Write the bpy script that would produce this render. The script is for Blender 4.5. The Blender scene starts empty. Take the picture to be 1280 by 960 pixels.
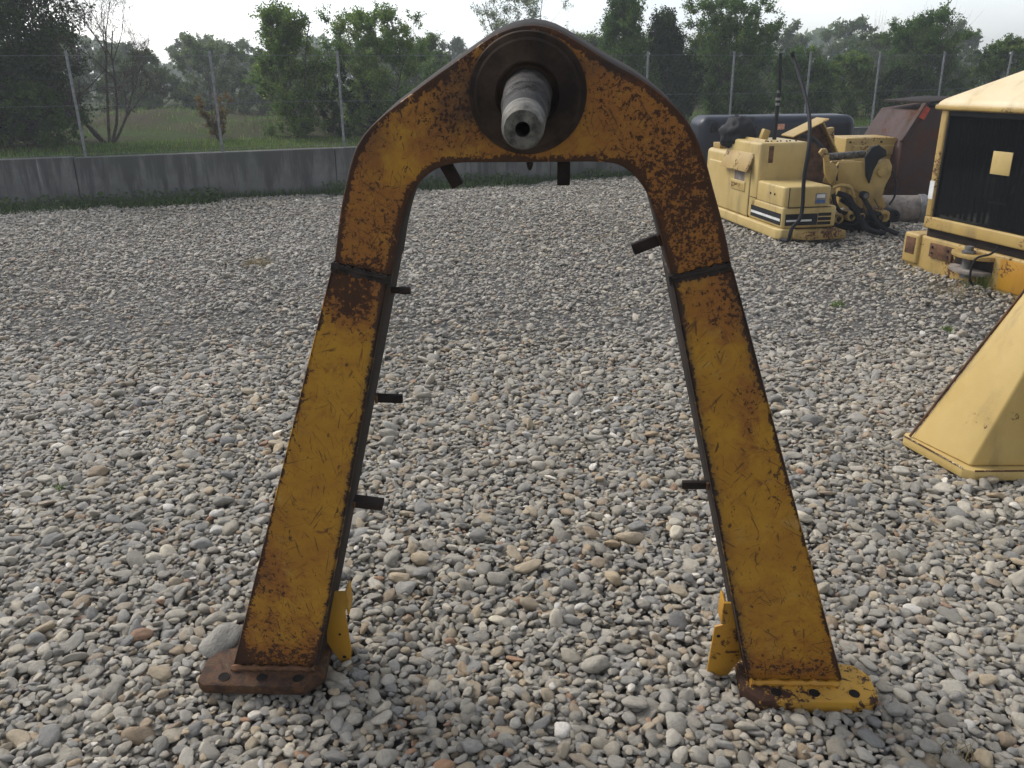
import bpy, bmesh, math, random
import numpy as np
from mathutils import Vector, Matrix, Euler
R = math.radians
scene = bpy.context.scene
COL = scene.collection

# ------------------------------------------------------------------ camera
cam_d = bpy.data.cameras.new('camera'); cam = bpy.data.objects.new('camera', cam_d); COL.objects.link(cam)
cam_d.sensor_width = 36.0; cam_d.lens = 29.25; cam_d.clip_start = 0.05; cam_d.clip_end = 2000
PITCH, ROLL = 20.24, 0.6
cam.matrix_world = (Matrix.Translation((0, 0, 1.5)) @ Matrix.Rotation(R(90 - PITCH), 4, 'X') @ Matrix.Rotation(R(-ROLL), 4, 'Z'))
scene.camera = cam
scene.render.resolution_x, scene.render.resolution_y = 1024, 768

# ------------------------------------------------------------------ world and sun
SUN_AZ, SUN_EL = -52.0, 42.0          # azimuth from +Y towards +X, elevation
world = bpy.data.worlds.new('World'); scene.world = world; world.use_nodes = True
wn = world.node_tree; wn.nodes.clear()
sky = wn.nodes.new('ShaderNodeTexSky'); sky.sky_type = 'NISHITA'; sky.sun_disc = False
sky.sun_elevation = R(SUN_EL); sky.sun_rotation = R(SUN_AZ)
sky.air_density = 1.0; sky.dust_density = 1.6; sky.ozone_density = 1.0; sky.altitude = 100
hs = wn.nodes.new('ShaderNodeHueSaturation'); hs.inputs['Saturation'].default_value = 0.30; hs.inputs['Value'].default_value = 1.0
bg = wn.nodes.new('ShaderNodeBackground'); bg.inputs['Strength'].default_value = 0.15
wo = wn.nodes.new('ShaderNodeOutputWorld')
# thin broken overcast: soft lighter and greyer drifts all over the dome
tcw = wn.nodes.new('ShaderNodeTexCoord'); mpw = wn.nodes.new('ShaderNodeMapping'); mpw.inputs['Scale'].default_value = (1, 1, 3)
nzw = wn.nodes.new('ShaderNodeTexNoise'); nzw.inputs['Scale'].default_value = 2.2; nzw.inputs['Detail'].default_value = 5
rpw = wn.nodes.new('ShaderNodeValToRGB'); rpw.color_ramp.elements[0].position = 0.35; rpw.color_ramp.elements[1].position = 0.7
rpw.color_ramp.elements[0].color = (0.78, 0.82, 0.88, 1); rpw.color_ramp.elements[1].color = (1.1, 1.1, 1.1, 1)
mxw = wn.nodes.new('ShaderNodeMix'); mxw.data_type = 'RGBA'; mxw.blend_type = 'MULTIPLY'; mxw.inputs[0].default_value = 1.0
wn.links.new(tcw.outputs['Generated'], mpw.inputs['Vector']); wn.links.new(mpw.outputs[0], nzw.inputs['Vector'])
wn.links.new(nzw.outputs['Fac'], rpw.inputs[0]); wn.links.new(sky.outputs[0], hs.inputs['Color'])
wn.links.new(hs.outputs[0], mxw.inputs[6]); wn.links.new(rpw.outputs[0], mxw.inputs[7])
wn.links.new(mxw.outputs[2], bg.inputs['Color']); wn.links.new(bg.outputs[0], wo.inputs[0])
sun_d = bpy.data.lights.new('sun', 'SUN'); sun_d.energy = 1.6; sun_d.angle = R(26); sun_d.color = (1.0, 0.95, 0.88)
sun = bpy.data.objects.new('sun', sun_d); COL.objects.link(sun)
sv = Vector((math.sin(R(SUN_AZ)) * math.cos(R(SUN_EL)), math.cos(R(SUN_AZ)) * math.cos(R(SUN_EL)), math.sin(R(SUN_EL))))
sun.rotation_euler = sv.to_track_quat('Z', 'Y').to_euler(); sun.location = sv * 40
vs = scene.view_settings
vs.view_transform = 'Standard'; vs.look = 'None'; vs.gamma = 1.0; vs.use_curve_mapping = False
vs.exposure = 0.68

# ------------------------------------------------------------------ helpers
def tag(o, label=None, cat=None, group=None, kind=None):
    if label: o['label'] = label
    if cat: o['category'] = cat
    if group: o['group'] = group
    if kind: o['kind'] = kind
    return o
def link(name, data, parent=None, loc=(0, 0, 0), rot=(0, 0, 0)):
    o = bpy.data.objects.new(name, data); COL.objects.link(o)
    o.location = loc; o.rotation_euler = rot
    if parent: o.parent = parent
    return o
def thing(name, label, cat, loc=(0, 0, 0), rot=(0, 0, 0), group=None):
    return tag(link(name, None, None, loc, rot), label, cat, group)
def np_mesh(name, V, F, mat=None, smooth=False):
    V = np.asarray(V, dtype=np.float32); F = np.asarray(F, dtype=np.int32); k = F.shape[1]
    me = bpy.data.meshes.new(name)
    me.vertices.add(len(V)); me.vertices.foreach_set('co', V.ravel())
    me.loops.add(F.size); me.loops.foreach_set('vertex_index', F.ravel())
    me.polygons.add(len(F)); me.polygons.foreach_set('loop_start', np.arange(0, F.size, k, dtype=np.int32))
    if smooth: me.polygons.foreach_set('use_smooth', np.ones(len(F), dtype=bool))
    if mat: me.materials.append(mat)
    me.update(calc_edges=True); me.validate()
    return me
def fattr(me, name, vals, dom='POINT', typ='FLOAT'):
    a = me.attributes.new(name, typ, dom); a.data.foreach_set('vector' if typ == 'FLOAT_VECTOR' else 'value', np.asarray(vals, dtype=np.float32 if typ != 'INT' else np.int32).ravel())
def bm_mesh(name, bm, mat, smooth=False, angle=None):
    bmesh.ops.recalc_face_normals(bm, faces=bm.faces[:])
    me = bpy.data.meshes.new(name); bm.to_mesh(me); bm.free()
    if mat: me.materials.append(mat)
    if smooth:
        me.polygons.foreach_set('use_smooth', np.ones(len(me.polygons), dtype=bool))
        if angle: me.set_sharp_from_angle(angle=R(angle))
    return me
def bev(bm, w, seg=2):
    if w > 0:
        es = [e for e in bm.edges if len(e.link_faces) == 2 and e.calc_face_angle(0) > R(25)]
        bmesh.ops.bevel(bm, geom=es, offset=w, segments=seg, affect='EDGES', profile=0.5, clamp_overlap=True)
def box(name, lo, hi, mat, parent=None, b=0.004, seg=2, rot=None, jig=0.0):
    bm = bmesh.new(); bmesh.ops.create_cube(bm, size=1)
    for v in bm.verts:
        for i in range(3): v.co[i] = lo[i] + (v.co[i] + .5) * (hi[i] - lo[i])
        if jig: v.co += Vector((random.uniform(-jig, jig), random.uniform(-jig, jig), random.uniform(-jig, jig)))
    bev(bm, b, seg)
    if rot:
        c = Vector([(lo[i] + hi[i]) / 2 for i in range(3)]); bmesh.ops.rotate(bm, verts=bm.verts[:], cent=c, matrix=Euler(rot).to_matrix())
    return link(name, bm_mesh(name, bm, mat, True, 35), parent)
def prism(name, poly, d0, d1, mat, parent=None, axis='Y', b=0.004, seg=2, fn=None):
    """polygon extruded; axis Y: poly is (x,z) from y=d0 to d1; axis Z: (x,y); axis X: (y,z)"""
    def P(p, d): return {'Y': (p[0], d, p[1]), 'Z': (p[0], p[1], d), 'X': (d, p[0], p[1])}[axis]
    bm = bmesh.new()
    a = [bm.verts.new(P(p, d0)) for p in poly]; c = [bm.verts.new(P(p, d1)) for p in poly]
    bm.faces.new(a); bm.faces.new(c[::-1]); n = len(poly)
    for i in range(n): bm.faces.new((a[i], c[i], c[(i + 1) % n], a[(i + 1) % n]))
    bmesh.ops.recalc_face_normals(bm, faces=bm.faces[:])
    bev(bm, b, seg)
    if fn:
        for v in bm.verts: v.co = fn(v.co)
    return link(name, bm_mesh(name, bm, mat, True, 35), parent)
def frusta(P, A, B, r0, r1, n):
    """tube between stacked rings: returns V,F for one chain of points P with radii"""
def tube_np(pts, rad, n=8, cap=True):
    pts = [Vector(p) for p in pts]; V = []; F = []
    if not hasattr(rad, '__len__'): rad = [rad] * len(pts)
    prev = None
    for i, p in enumerate(pts):
        t = (pts[min(i + 1, len(pts) - 1)] - pts[max(i - 1, 0)]).normalized()
        if prev is None: u = t.orthogonal().normalized()
        else:
            u = prev - t * prev.dot(t); u = u.normalized() if u.length > 1e-6 else t.orthogonal().normalized()
        prev = u; w = t.cross(u)
        for k in range(n):
            a = 2 * math.pi * k / n; V.append(p + (u * math.cos(a) + w * math.sin(a)) * rad[i])
        if i:
            b = (i - 1) * n
            for k in range(n): F.append((b + k, b + (k + 1) % n, b + n + (k + 1) % n, b + n + k))
    return V, F
def tube(name, pts, rad, mat, parent=None, n=10):
    V, F = tube_np(pts, rad, n); bm = bmesh.new()
    vs_ = [bm.verts.new(v) for v in V]
    for f in F: bm.faces.new([vs_[i] for i in f])
    bm.faces.new(vs_[:n]); bm.faces.new(vs_[-n:])
    return link(name, bm_mesh(name, bm, mat, True, 40), parent)
def lathe(name, prof, mat, parent=None, n=40, axis='Y', loc=(0, 0, 0), wob=0.0, seed=0):
    """profile of (along, radius); along +axis. closed at r=0 points"""
    rg = np.random.default_rng(seed)
    bm = bmesh.new(); rings = []
    for a, r in prof:
        ring = []
        for k in range(n if r > 1e-6 else 1):
            th = 2 * math.pi * k / n; rr = r * (1 + wob * rg.normal())
            c = {'Y': (rr * math.cos(th), a, rr * math.sin(th)), 'X': (a, rr * math.cos(th), rr * math.sin(th)), 'Z': (rr * math.cos(th), rr * math.sin(th), a)}[axis]
            ring.append(bm.verts.new(Vector(c) + Vector(loc)))
        rings.append(ring)
    for A, B in zip(rings, rings[1:]):
        for k in range(n):
            if len(A) == 1 and len(B) == 1: continue
            if len(A) == 1: bm.faces.new((A[0], B[k], B[(k + 1) % n]))
            elif len(B) == 1: bm.faces.new((A[k], A[(k + 1) % n], B[0]))
            else: bm.faces.new((A[k], A[(k + 1) % n], B[(k + 1) % n], B[k]))
    return link(name, bm_mesh(name, bm, mat, True, 35), parent)
def bez(p0, p1, p2, n=6):
    p0, p1, p2 = Vector(p0), Vector(p1), Vector(p2)
    return [p0 * (1 - t) ** 2 + p1 * 2 * t * (1 - t) + p2 * t * t for t in [i / n for i in range(n + 1)]]
def spline(pts, sub=6):
    P = [Vector(p) for p in pts]; P = [P[0] * 2 - P[1]] + P + [P[-1] * 2 - P[-2]]; out = []
    for i in range(1, len(P) - 2):
        a, b, c, d = P[i - 1:i + 3]
        for k in range(sub):
            t = k / sub; out.append(.5 * ((2 * b) + (c - a) * t + (2 * a - 5 * b + 4 * c - d) * t * t + (3 * b - a - 3 * c + d) * t ** 3))
    out.append(P[-2]); return out

# ------------------------------------------------------------------ material kit
class NT:
    def __init__(s, name):
        s.m = bpy.data.materials.new(name); s.m.use_nodes = True; s.t = s.m.node_tree; s.t.nodes.clear()
        s.out = s.n('OutputMaterial'); s.b = s.n('BsdfPrincipled'); s.l(s.b.outputs[0], s.out.inputs[0])
    def n(s, t, **kw):
        nd = s.t.nodes.new('ShaderNode' + t)
        for k, v in kw.items(): setattr(nd, k, v)
        return nd
    def l(s, a, b): s.t.links.new(a, b)
    def set(s, sock, v):
        if hasattr(v, 'links') or hasattr(v, 'is_linked'): s.l(v, sock)
        elif isinstance(v, tuple) and len(v) == 3 and sock.type == 'RGBA': sock.default_value = (*v, 1)
        else: sock.default_value = v
    def obj(s, scale=(1, 1, 1), rot=(0, 0, 0), loc=(0, 0, 0)):
        tc = s.n('TexCoord'); mp = s.n('Mapping'); mp.inputs['Scale'].default_value = scale; mp.inputs['Rotation'].default_value = rot; mp.inputs['Location'].default_value = loc
        s.l(tc.outputs['Object'], mp.inputs[0]); return mp.outputs[0]
    def obj_rot(s, scale, rot, loc):
        tc = s.n('TexCoord'); mp = s.n('Mapping'); mp.vector_type = 'TEXTURE'; mp.inputs['Scale'].default_value = tuple(1 / x for x in scale); mp.inputs['Rotation'].default_value = rot; mp.inputs['Location'].default_value = loc
        s.l(tc.outputs['Object'], mp.inputs[0]); return mp.outputs[0]
    def noise(s, vec, scale, detail=4, rough=.55, dist=0.0, dim='3D', w=None):
        nz = s.n('TexNoise'); nz.noise_dimensions = dim
        if vec is not None: s.l(vec, nz.inputs['Vector'])
        nz.inputs['Scale'].default_value = scale; nz.inputs['Detail'].default_value = detail; nz.inputs['Roughness'].default_value = rough; nz.inputs['Distortion'].default_value = dist
        if w is not None: s.set(nz.inputs['W'], w)
        return nz.outputs['Fac']
    def ramp(s, fac, stops, interp='LINEAR'):
        r = s.n('ValToRGB'); r.color_ramp.interpolation = interp; cr = r.color_ramp
        while len(cr.elements) < len(stops): cr.elements.new(0.5)
        for e, (p, c) in zip(cr.elements, stops):
            e.position = p; e.color = (c, c, c, 1) if not isinstance(c, tuple) else (*c, 1)
        s.l(fac, r.inputs[0]); return r.outputs[0]
    def mix(s, f, a, b, mode='MIX'):
        m = s.n('Mix'); m.data_type = 'RGBA'; m.blend_type = mode
        s.set(m.inputs[0], f); s.set(m.inputs[6], a); s.set(m.inputs[7], b); return m.outputs[2]
    def math(s, op, a, b=0.0, c=0.0, clamp=False):
        m = s.n('Math', operation=op); m.use_clamp = clamp
        s.set(m.inputs[0], a); s.set(m.inputs[1], b)
        if op in ('MULTIPLY_ADD', 'SMOOTH_MIN'): s.set(m.inputs[2], c)
        return m.outputs[0]
    def step(s, v, lo, hi):
        m = s.n('MapRange'); m.interpolation_type = 'SMOOTHSTEP'; s.set(m.inputs[0], v); m.inputs[1].default_value = lo; m.inputs[2].default_value = hi
        return m.outputs[0]
    def attr(s, name, typ='GEOMETRY'):
        a = s.n('Attribute', attribute_name=name); a.attribute_type = typ; return a.outputs['Fac']
    def bump(s, h, strength=.3, dist=.01):
        b = s.n('Bump'); b.inputs['Strength'].default_value = strength; b.inputs['Distance'].default_value = dist
        s.l(h, b.inputs['Height']); s.l(b.outputs[0], s.b.inputs['Normal'])
    def fin(s, col, rough=.5, metal=0.0, spec=.5):
        s.set(s.b.inputs['Base Color'], col); s.set(s.b.inputs['Roughness'], rough); s.set(s.b.inputs['Metallic'], metal); s.b.inputs['Specular IOR Level'].default_value = spec
        return s.m

def mat_paint(name, col, col2, rust=.25, dirt=.5, rough=.42, scale=1.0, rustcol=(.11, .042, .018), dirtcol=(.10, .075, .045)):
    """old machine paint: faded patches, dusty film, chips and rust spots"""
    k = NT(name); v = k.obj((scale,) * 3)
    c = k.mix(k.step(k.noise(v, 2.5, 5, .6), .35, .68), col, col2)
    d = k.step(k.noise(k.obj((scale, scale, .35 * scale)), 5, 6, .65), .48, .78)
    c = k.mix(k.math('MULTIPLY', d, dirt), c, dirtcol)
    big = k.noise(v, 3.1, 3, .5); fine = k.noise(v, 38, 6, .7, .4)
    s_ = k.math('ADD', k.math('MULTIPLY', big, .55), k.math('MULTIPLY', fine, .6))
    rm = k.step(s_, .74 - .24 * rust, .80 - .24 * rust)
    c = k.mix(rm, c, k.mix(k.noise(v, 90, 3), rustcol, tuple(x * .35 for x in rustcol)))
    k.bump(k.math('SUBTRACT', k.noise(v, 160, 3), k.math('MULTIPLY', rm, .8)), .25, .002)
    return k.fin(c, k.math('MULTIPLY_ADD', rm, .4, k.math('MULTIPLY_ADD', d, .25, rough)), 0, .3)
def mat_plain(name, col, rough=.5, metal=0.0, var=.35, scale=14, bump=.2):
    k = NT(name); v = k.obj()
    c = k.mix(k.step(k.noise(v, scale, 5, .65), .3, .7), tuple(x * (1 - var) for x in col), tuple(min(1, x * (1 + var)) for x in col))
    k.bump(k.noise(v, scale * 9, 4, .7), bump, .002)
    return k.fin(c, k.math('MULTIPLY_ADD', k.noise(v, scale * 2, 3), .25, rough - .1), metal, .22)

def mat_frame(name, arch=False):
    """chipped rusty paint of the big frame; 'ed' = metres to the plate edge, 'wear' and 'soot' = where paint is gone / oily"""
    k = NT(name); v = k.obj()
    ed, wear, soot = k.attr('ed'), k.attr('wear'), k.attr('soot')
    n1 = k.noise(v, 6, 5, .6); n2 = k.noise(v, 62, 7, .72, .3); n3 = k.noise(v, 150, 5, .7)
    y1 = (.40, .205, .019); y2 = (.31, .143, .015); y3 = (.44, .30, .11)
    c = k.mix(k.step(n1, .38, .66), y1, y2)
    c = k.mix(k.math('MULTIPLY', k.step(k.noise(k.obj((1, 1, 1), loc=(3, 1, 7)), 9, 6, .65), .56, .76), .55), c, y3)
    # thin orange bloom of rust through the paint
    bl = k.step(k.math('ADD', k.math('MULTIPLY', k.noise(v, 22, 8, .76, .4), .95), k.math('MULTIPLY', wear, .72)), .50, .82)
    c = k.mix(k.math('MULTIPLY', bl, .92), c, k.mix(n2, (.33, .130, .020), (.14, .046, .012)))
    # dark chips, denser where worn and along the edges
    e_ = k.math('MULTIPLY', k.math('SUBTRACT', 1.0, k.step(ed, .0, .020)), k.step(k.noise(k.obj(loc=(5, 5, 5)), 8, 3, .6), .28, .62))
    q = k.math('ADD', k.math('ADD', k.math('MULTIPLY', n2, .46), k.math('MULTIPLY', n3, .46)), k.math('ADD', k.math('MULTIPLY', wear, .25), k.math('MULTIPLY', e_, .25)))
    q = k.math('ADD', q, k.math('MULTIPLY', k.noise(v, 4.2, 2, .5), .16))
    chip = k.step(q, .672, .695)
    c = k.mix(k.math('MULTIPLY', chip, .93), c, k.mix(n3, (.014, .010, .008), (.060, .023, .012)))
    # scattered dings and short scratches
    c = k.mix(k.math('MULTIPLY', k.step(k.noise(k.obj((1, 1, .55), rot=(0, .3, 0), loc=(9, 0, 2)), 46, 4, .62, 1.0), .635, .67), .88), c, (.045, .022, .012))
    c = k.mix(k.math('MULTIPLY', k.math('MULTIPLY', k.step(k.noise(v, 17, 6, .74, .8), .56, .68), k.step(k.noise(v, 60, 4, .7), .40, .55)), .8), c, (.14, .045, .014))
    for i, (rz, sc) in enumerate([(.62, 150), (-.5, 190), (1.25, 140), (-1.0, 170), (.2, 200), (-.15, 130)]):
        sv_ = k.obj_rot((sc, 1, 11.0), (0, rz, 0), (i * 3.1, 0, i * 1.7))
        sm = k.math('MULTIPLY', k.step(k.noise(sv_, 1.0, 2, .5, .9), .645, .69), k.step(k.noise(v, 9 + i, 3), .47, .54))
        c = k.mix(k.math('MULTIPLY', sm, .75), c, (.085, .036, .014))
    # oily dark film
    so = k.math('MULTIPLY', soot, k.step(k.noise(v, 14, 6, .65), .25, .62), clamp=True)
    c = k.mix(so, c, (.026, .021, .018))
    h = k.math('SUBTRACT', k.math('MULTIPLY', n3, .3), chip)
    k.bump(h, .5, .0018)
    return k.fin(c, k.math('MULTIPLY_ADD', chip, .3, k.math('MULTIPLY_ADD', bl, .18, .40)), 0, .3)

def mat_stone(name, inst):
    k = NT(name); v = k.obj()
    if inst: t = k.attr('tint', 'INSTANCER')
    else:
        oi = k.n('ObjectInfo'); t = oi.outputs['Random']
    w = k.math('MULTIPLY', t, 57.0)
    base = k.ramp(t, [(0, (.21, .205, .19)), (.08, (.27, .26, .235)), (.2, (.33, .31, .27)), (.3, (.245, .245, .24)), (.4, (.36, .345, .31)), (.5, (.28, .265, .235)),
                      (.6, (.37, .315, .235)), (.67, (.29, .29, .285)), (.76, (.43, .415, .38)), (.84, (.31, .245, .175)), (.89, (.22, .22, .22)), (.93, (.48, .455, .40)), (.975, (.30, .185, .12)), (.985, (.68, .67, .65))], 'CONSTANT')
    fr = k.math('FRACT', k.math('MULTIPLY', t, 131.7))
    base = k.mix(1.0, base, k.ramp(fr, [(0, (.94, .90, .83)), (.5, (1.16, 1.08, .96)), (1, (1.40, 1.28, 1.08))]), 'MULTIPLY')
    mo = k.noise(v, 2.3, 6, .65, .3, '4D', w)
    base = k.mix(1.0, base, k.ramp(mo, [(.25, .72), (.5, 1.0), (.75, 1.25)]), 'MULTIPLY')
    vein = k.step(k.noise(k.obj((1, 1, 4.5)), 1.6, 5, .6, 1.2, '4D', w), .60, .66)
    base = k.mix(k.math('MULTIPLY', vein, .28), base, (.44, .42, .38))
    if inst:   # dusty driven-over patches, plus far glare painted into the stone colour
        dm = k.math('MULTIPLY', k.attr('dust_glare', 'INSTANCER'), k.step(mo, .25, .62)); base = k.mix(dm, base, (.50, .46, .40))
    k.bump(k.noise(v, 7, 6, .7, 0, '4D', w), .55, .06)
    return k.fin(base, k.math('MULTIPLY_ADD', mo, .25, .50), 0, .45)
def mat_leaf(name, c0, c1, c2, trans=.35):
    k = NT(name); t = k.attr('tint')
    c = k.ramp(t, [(0, c0), (.5, c1), (.93, c2), (1, tuple(min(1, x * 1.5) for x in c2))])
    k.fin(c, .65, 0, .10)
    tr = k.n('BsdfTranslucent'); k.l(c, tr.inputs[0]); m = k.n('MixShader'); m.inputs[0].default_value = trans
    hsv = k.n('HueSaturation'); hsv.inputs['Value'].default_value = 1.6; k.l(c, hsv.inputs['Color']); k.l(hsv.outputs[0], tr.inputs[0])
    k.l(k.b.outputs[0], m.inputs[1]); k.l(tr.outputs[0], m.inputs[2]); k.l(m.outputs[0], k.out.inputs[0])
    return k.m

M = {}
M['arch'] = mat_frame('rusty_paint_arch', True)
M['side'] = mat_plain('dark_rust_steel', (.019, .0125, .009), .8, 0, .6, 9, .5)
M['edge'] = mat_plain('dusty_worn_edge', (.10, .08, .062), .6, .1, .5, 14, .4)
M['brown'] = mat_plain('brown_rust_steel', (.105, .052, .026), .75, 0, .6, 12, .5)
M['weld'] = mat_plain('burnt_weld', (.03, .022, .018), .65, .2, .5, 30, .6)
def mk_plate():
    k = NT('worn_foot_plate'); v = k.obj(); n1 = k.noise(v, 14, 7, .7, .6); n2 = k.noise(v, 45, 7, .72)
    c = k.ramp(n1, [(.30, (.020, .016, .014)), (.45, (.060, .032, .020)), (.56, (.11, .052, .024)), (.68, (.055, .045, .038))])
    c = k.mix(k.step(k.math('ADD', k.math('MULTIPLY', n1, .5), k.math('MULTIPLY', n2, .5)), .56, .62), c, (.30, .19, .09))
    c = k.mix(k.math('MULTIPLY', k.step(n2, .42, .62), .7), c, (.03, .020, .015)); k.bump(k.math('ADD', n2, k.noise(v, 160, 5, .7)), .8, .004)
    return k.fin(c, .75, 0, .2)
M['plate_dark'] = mk_plate()
M['grease'] = mat_plain('greasy_dark_steel', (.042, .027, .018), .85, .0, .7, 9, .5)
M['black'] = mat_plain('black_rubber', (.012, .012, .013), .7, 0, .3, 20, .2)
M['hole'] = mat_plain('hole_shadow_steel', (.014, .011, .009), .9, 0, .2, 20, .2)
M['chrome'] = mat_plain('worn_bright_steel', (.11, .102, .085), .55, .45, .8, 40, .9)
M['pin'] = mat_plain('scored_pin_steel', (.032, .028, .025), .62, .25, .95, 34, .9)
M['bracket'] = mat_paint('bracket_yellow_paint', (.42, .22, .022), (.40, .19, .02), .26, .45)
M['hood'] = mat_paint('faded_machine_yellow', (.52, .385, .155), (.46, .33, .125), .08, .48, .36)
M['hood2'] = mat_paint('faded_yellow_scratched', (.42, .29, .095), (.36, .235, .075), .45, .6, .45)
M['cream'] = mat_paint('bleached_cab_roof', (.66, .54, .34), (.60, .46, .24), .0, .3, .45)
M['chute'] = mat_paint('dusty_yellow_support', (.50, .355, .13), (.44, .30, .095), .26, .6, .4)
M['red'] = mat_paint('oxide_red_bucket', (.050, .020, .015), (.032, .018, .015), .6, .35, .65)
M['redbright'] = mat_plain('red_primer_patch', (.36, .055, .03), .6, 0, .3)
M['navy'] = mat_paint('navy_plastic', (.014, .016, .024), (.022, .025, .033), .0, .25, .38, dirtcol=(.07, .07, .08))
M['white'] = mat_plain('white_decal', (.62, .62, .60), .4, 0, .15)
M['grey'] = mat_plain('grey_steel', (.20, .195, .19), .5, .5, .35)
M['pipe'] = mat_plain('dusty_grey_pipe', (.20, .17, .145), .7, 0, .4)
M['galv'] = mat_plain('galvanised_post', (.19, .195, .20), .5, .5, .3, 20)
M['sticker'] = mat_plain('orange_white_sticker', (.55, .28, .18), .5, 0, .5, 60)
M['blue'] = mat_plain('badge_blue', (.06, .12, .26), .4, 0, .3)
def mk_glass():
    k = NT('dark_cab_glass'); k.fin((.008, .009, .010), .06, 0, .5)
    tr = k.n('BsdfTransparent'); tr.inputs[0].default_value = (.6, .62, .62, 1); m = k.n('MixShader'); m.inputs[0].default_value = .6
    k.l(k.b.outputs[0], m.inputs[1]); k.l(tr.outputs[0], m.inputs[2]); k.l(m.outputs[0], k.out.inputs[0]); return k.m
M['edge2'] = mat_paint('chipped_pale_edge', (.50, .43, .28), (.30, .19, .08), 1.0, .4); M['glass'] = mk_glass(); M['grille'] = mat_plain('dull_grille_steel', (.055, .05, .045), .6, .2, .6, 10)
M['stone'] = mat_stone('river_stone', False); M['stone_i'] = mat_stone('river_gravel', True)

# ------------------------------------------------------------------ setting: yard, wall, field
WA = Vector((-6.42, 10.606, 0)); WANG = R(20.86); WD = Vector((math.cos(WANG), math.sin(WANG), 0)); WN = Vector((-WD.y, WD.x, 0))
def wl(s, off=0, z=0): p = WA + WD * s + WN * off; return Vector((p.x, p.y, z))
def wall_y(x, off=0): return WA.y + off / math.cos(WANG) + (x - WA.x) * math.tan(WANG)

k = NT('gravel_bed'); v = k.obj()
vo = k.n('TexVoronoi'); vo.inputs['Scale'].default_value = 24; k.l(v, vo.inputs[0])
c = k.ramp(k.noise(v, 30, 5, .7), [(.3, (.09, .085, .078)), (.7, (.19, .18, .165))])
k.bump(vo.outputs['Distance'], .9, .03); M['bed'] = k.fin(c, .9)
L = 240
yard = link('gravel_yard', np_mesh('gravel_yard', [(-L, -L, 0), (L, -L, 0), (L, L, 0), (-L, L, 0)], [(0, 1, 2, 3)], M['bed']), loc=(0, 0, -.05)); tag(yard, kind='structure')

k = NT('concrete_wall'); v = k.obj()
c = k.ramp(k.noise(v, 3, 6, .65), [(.3, (.075, .073, .068)), (.7, (.165, .16, .15))])
sx_ = k.n('SeparateXYZ'); tcw_ = k.n('TexCoord'); k.l(tcw_.outputs['Object'], sx_.inputs[0])
drip = k.math('MULTIPLY_ADD', sx_.outputs['Z'], .28, k.noise(k.obj((4.5, 4.5, .45)), 1.0, 7, .72))   # grime running down from the top
st = k.step(drip, .52, .66)
c = k.mix(k.math('MULTIPLY', st, .85), c, (.040, .040, .037))
c = k.mix(k.math('MULTIPLY', k.step(k.noise(k.obj((9, 9, .4), loc=(4, 2, 0)), 1.1, 4), .66, .74), .5), c, (.42, .41, .39))
c = k.mix(k.math('MULTIPLY', k.step(k.noise(v, 1.1, 5), .5, .7), .35), c, (.075, .085, .055))
k.bump(k.noise(v, 40, 6, .7), .4, .006); M['concrete'] = k.fin(c, .9)
# low retaining wall, slightly uneven top, cast in bays with open joints
wall_t = thing('concrete_wall', 'long low stained grey concrete wall carrying the wire mesh fence', 'wall', wl(-9), (0, 0, WANG))
bay = 3.31
for i in range(11):
    hz = .592 + random.Random(i).uniform(-.008, .008)
    box('wall_bay', (i * bay + .005, 0, -.2), ((i + 1) * bay - .005, .24, hz), M['concrete'], wall_t, .008, 2)

k = NT('field_ground'); v = k.obj()
c = k.ramp(k.noise(v, .55, 6, .62), [(.34, (.075, .060, .040)), (.46, (.060, .066, .028)), (.58, (.055, .085, .022)), (.72, (.085, .070, .046))])
c = k.mix(.5, c, k.ramp(k.noise(v, 9, 5, .7), [(.3, .35), (.7, 1.3)]), 'MULTIPLY')
k.bump(k.noise(v, 12, 6, .7), .8, .1); M['field'] = k.fin(c, 1.0, 0, .05)
# field behind the wall: grid in wall coordinates, with earth mounds beyond the fence
def field_z(s, o):
    z = .575 + .05 * np.sin(s * .9) * np.clip((o - .8) / 3, 0, 1)
    z = z + .30 * np.exp(-(((s - 4.6) / 1.6) ** 2 + ((o - 5.2) / 1.5) ** 2)) + .30 * np.exp(-(((s - 2.0) / 2.2) ** 2 + ((o - 8.5) / 2.0) ** 2))
    return z + .25 * np.clip((o - 12) / 60, 0, 1)
ss = np.concatenate([np.linspace(-200, -14, 12), np.linspace(-12, 32, 90), np.linspace(36, 200, 12)])
oo = np.concatenate([np.linspace(.235, 16, 50), np.linspace(17, 60, 14), np.array([80, 100, 130, 160, 190])])
S_, O_ = np.meshgrid(ss, oo, indexing='ij'); Z_ = field_z(S_, O_)
Z_ += np.random.default_rng(3).normal(0, .012, Z_.shape) * (O_ > .6) * (O_ < 30)
V = np.stack([WA.x + WD.x * S_ + WN.x * O_, WA.y + WD.y * S_ + WN.y * O_, Z_], -1).reshape(-1, 3)
ni, nj = S_.shape; I = (np.arange(ni - 1)[:, None] * nj + np.arange(nj - 1)[None]).ravel()
field = link('field', np_mesh('field', V, np.stack([I, I + nj, I + nj + 1, I + 1], 1), M['field'], True)); tag(field, kind='structure')
def fz_world(x, y):
    s = (x - WA.x) * WD.x + (y - WA.y) * WD.y; o = (x - WA.x) * WN.x + (y - WA.y) * WN.y
    return float(field_z(np.float64(s), np.float64(o)))

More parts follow.
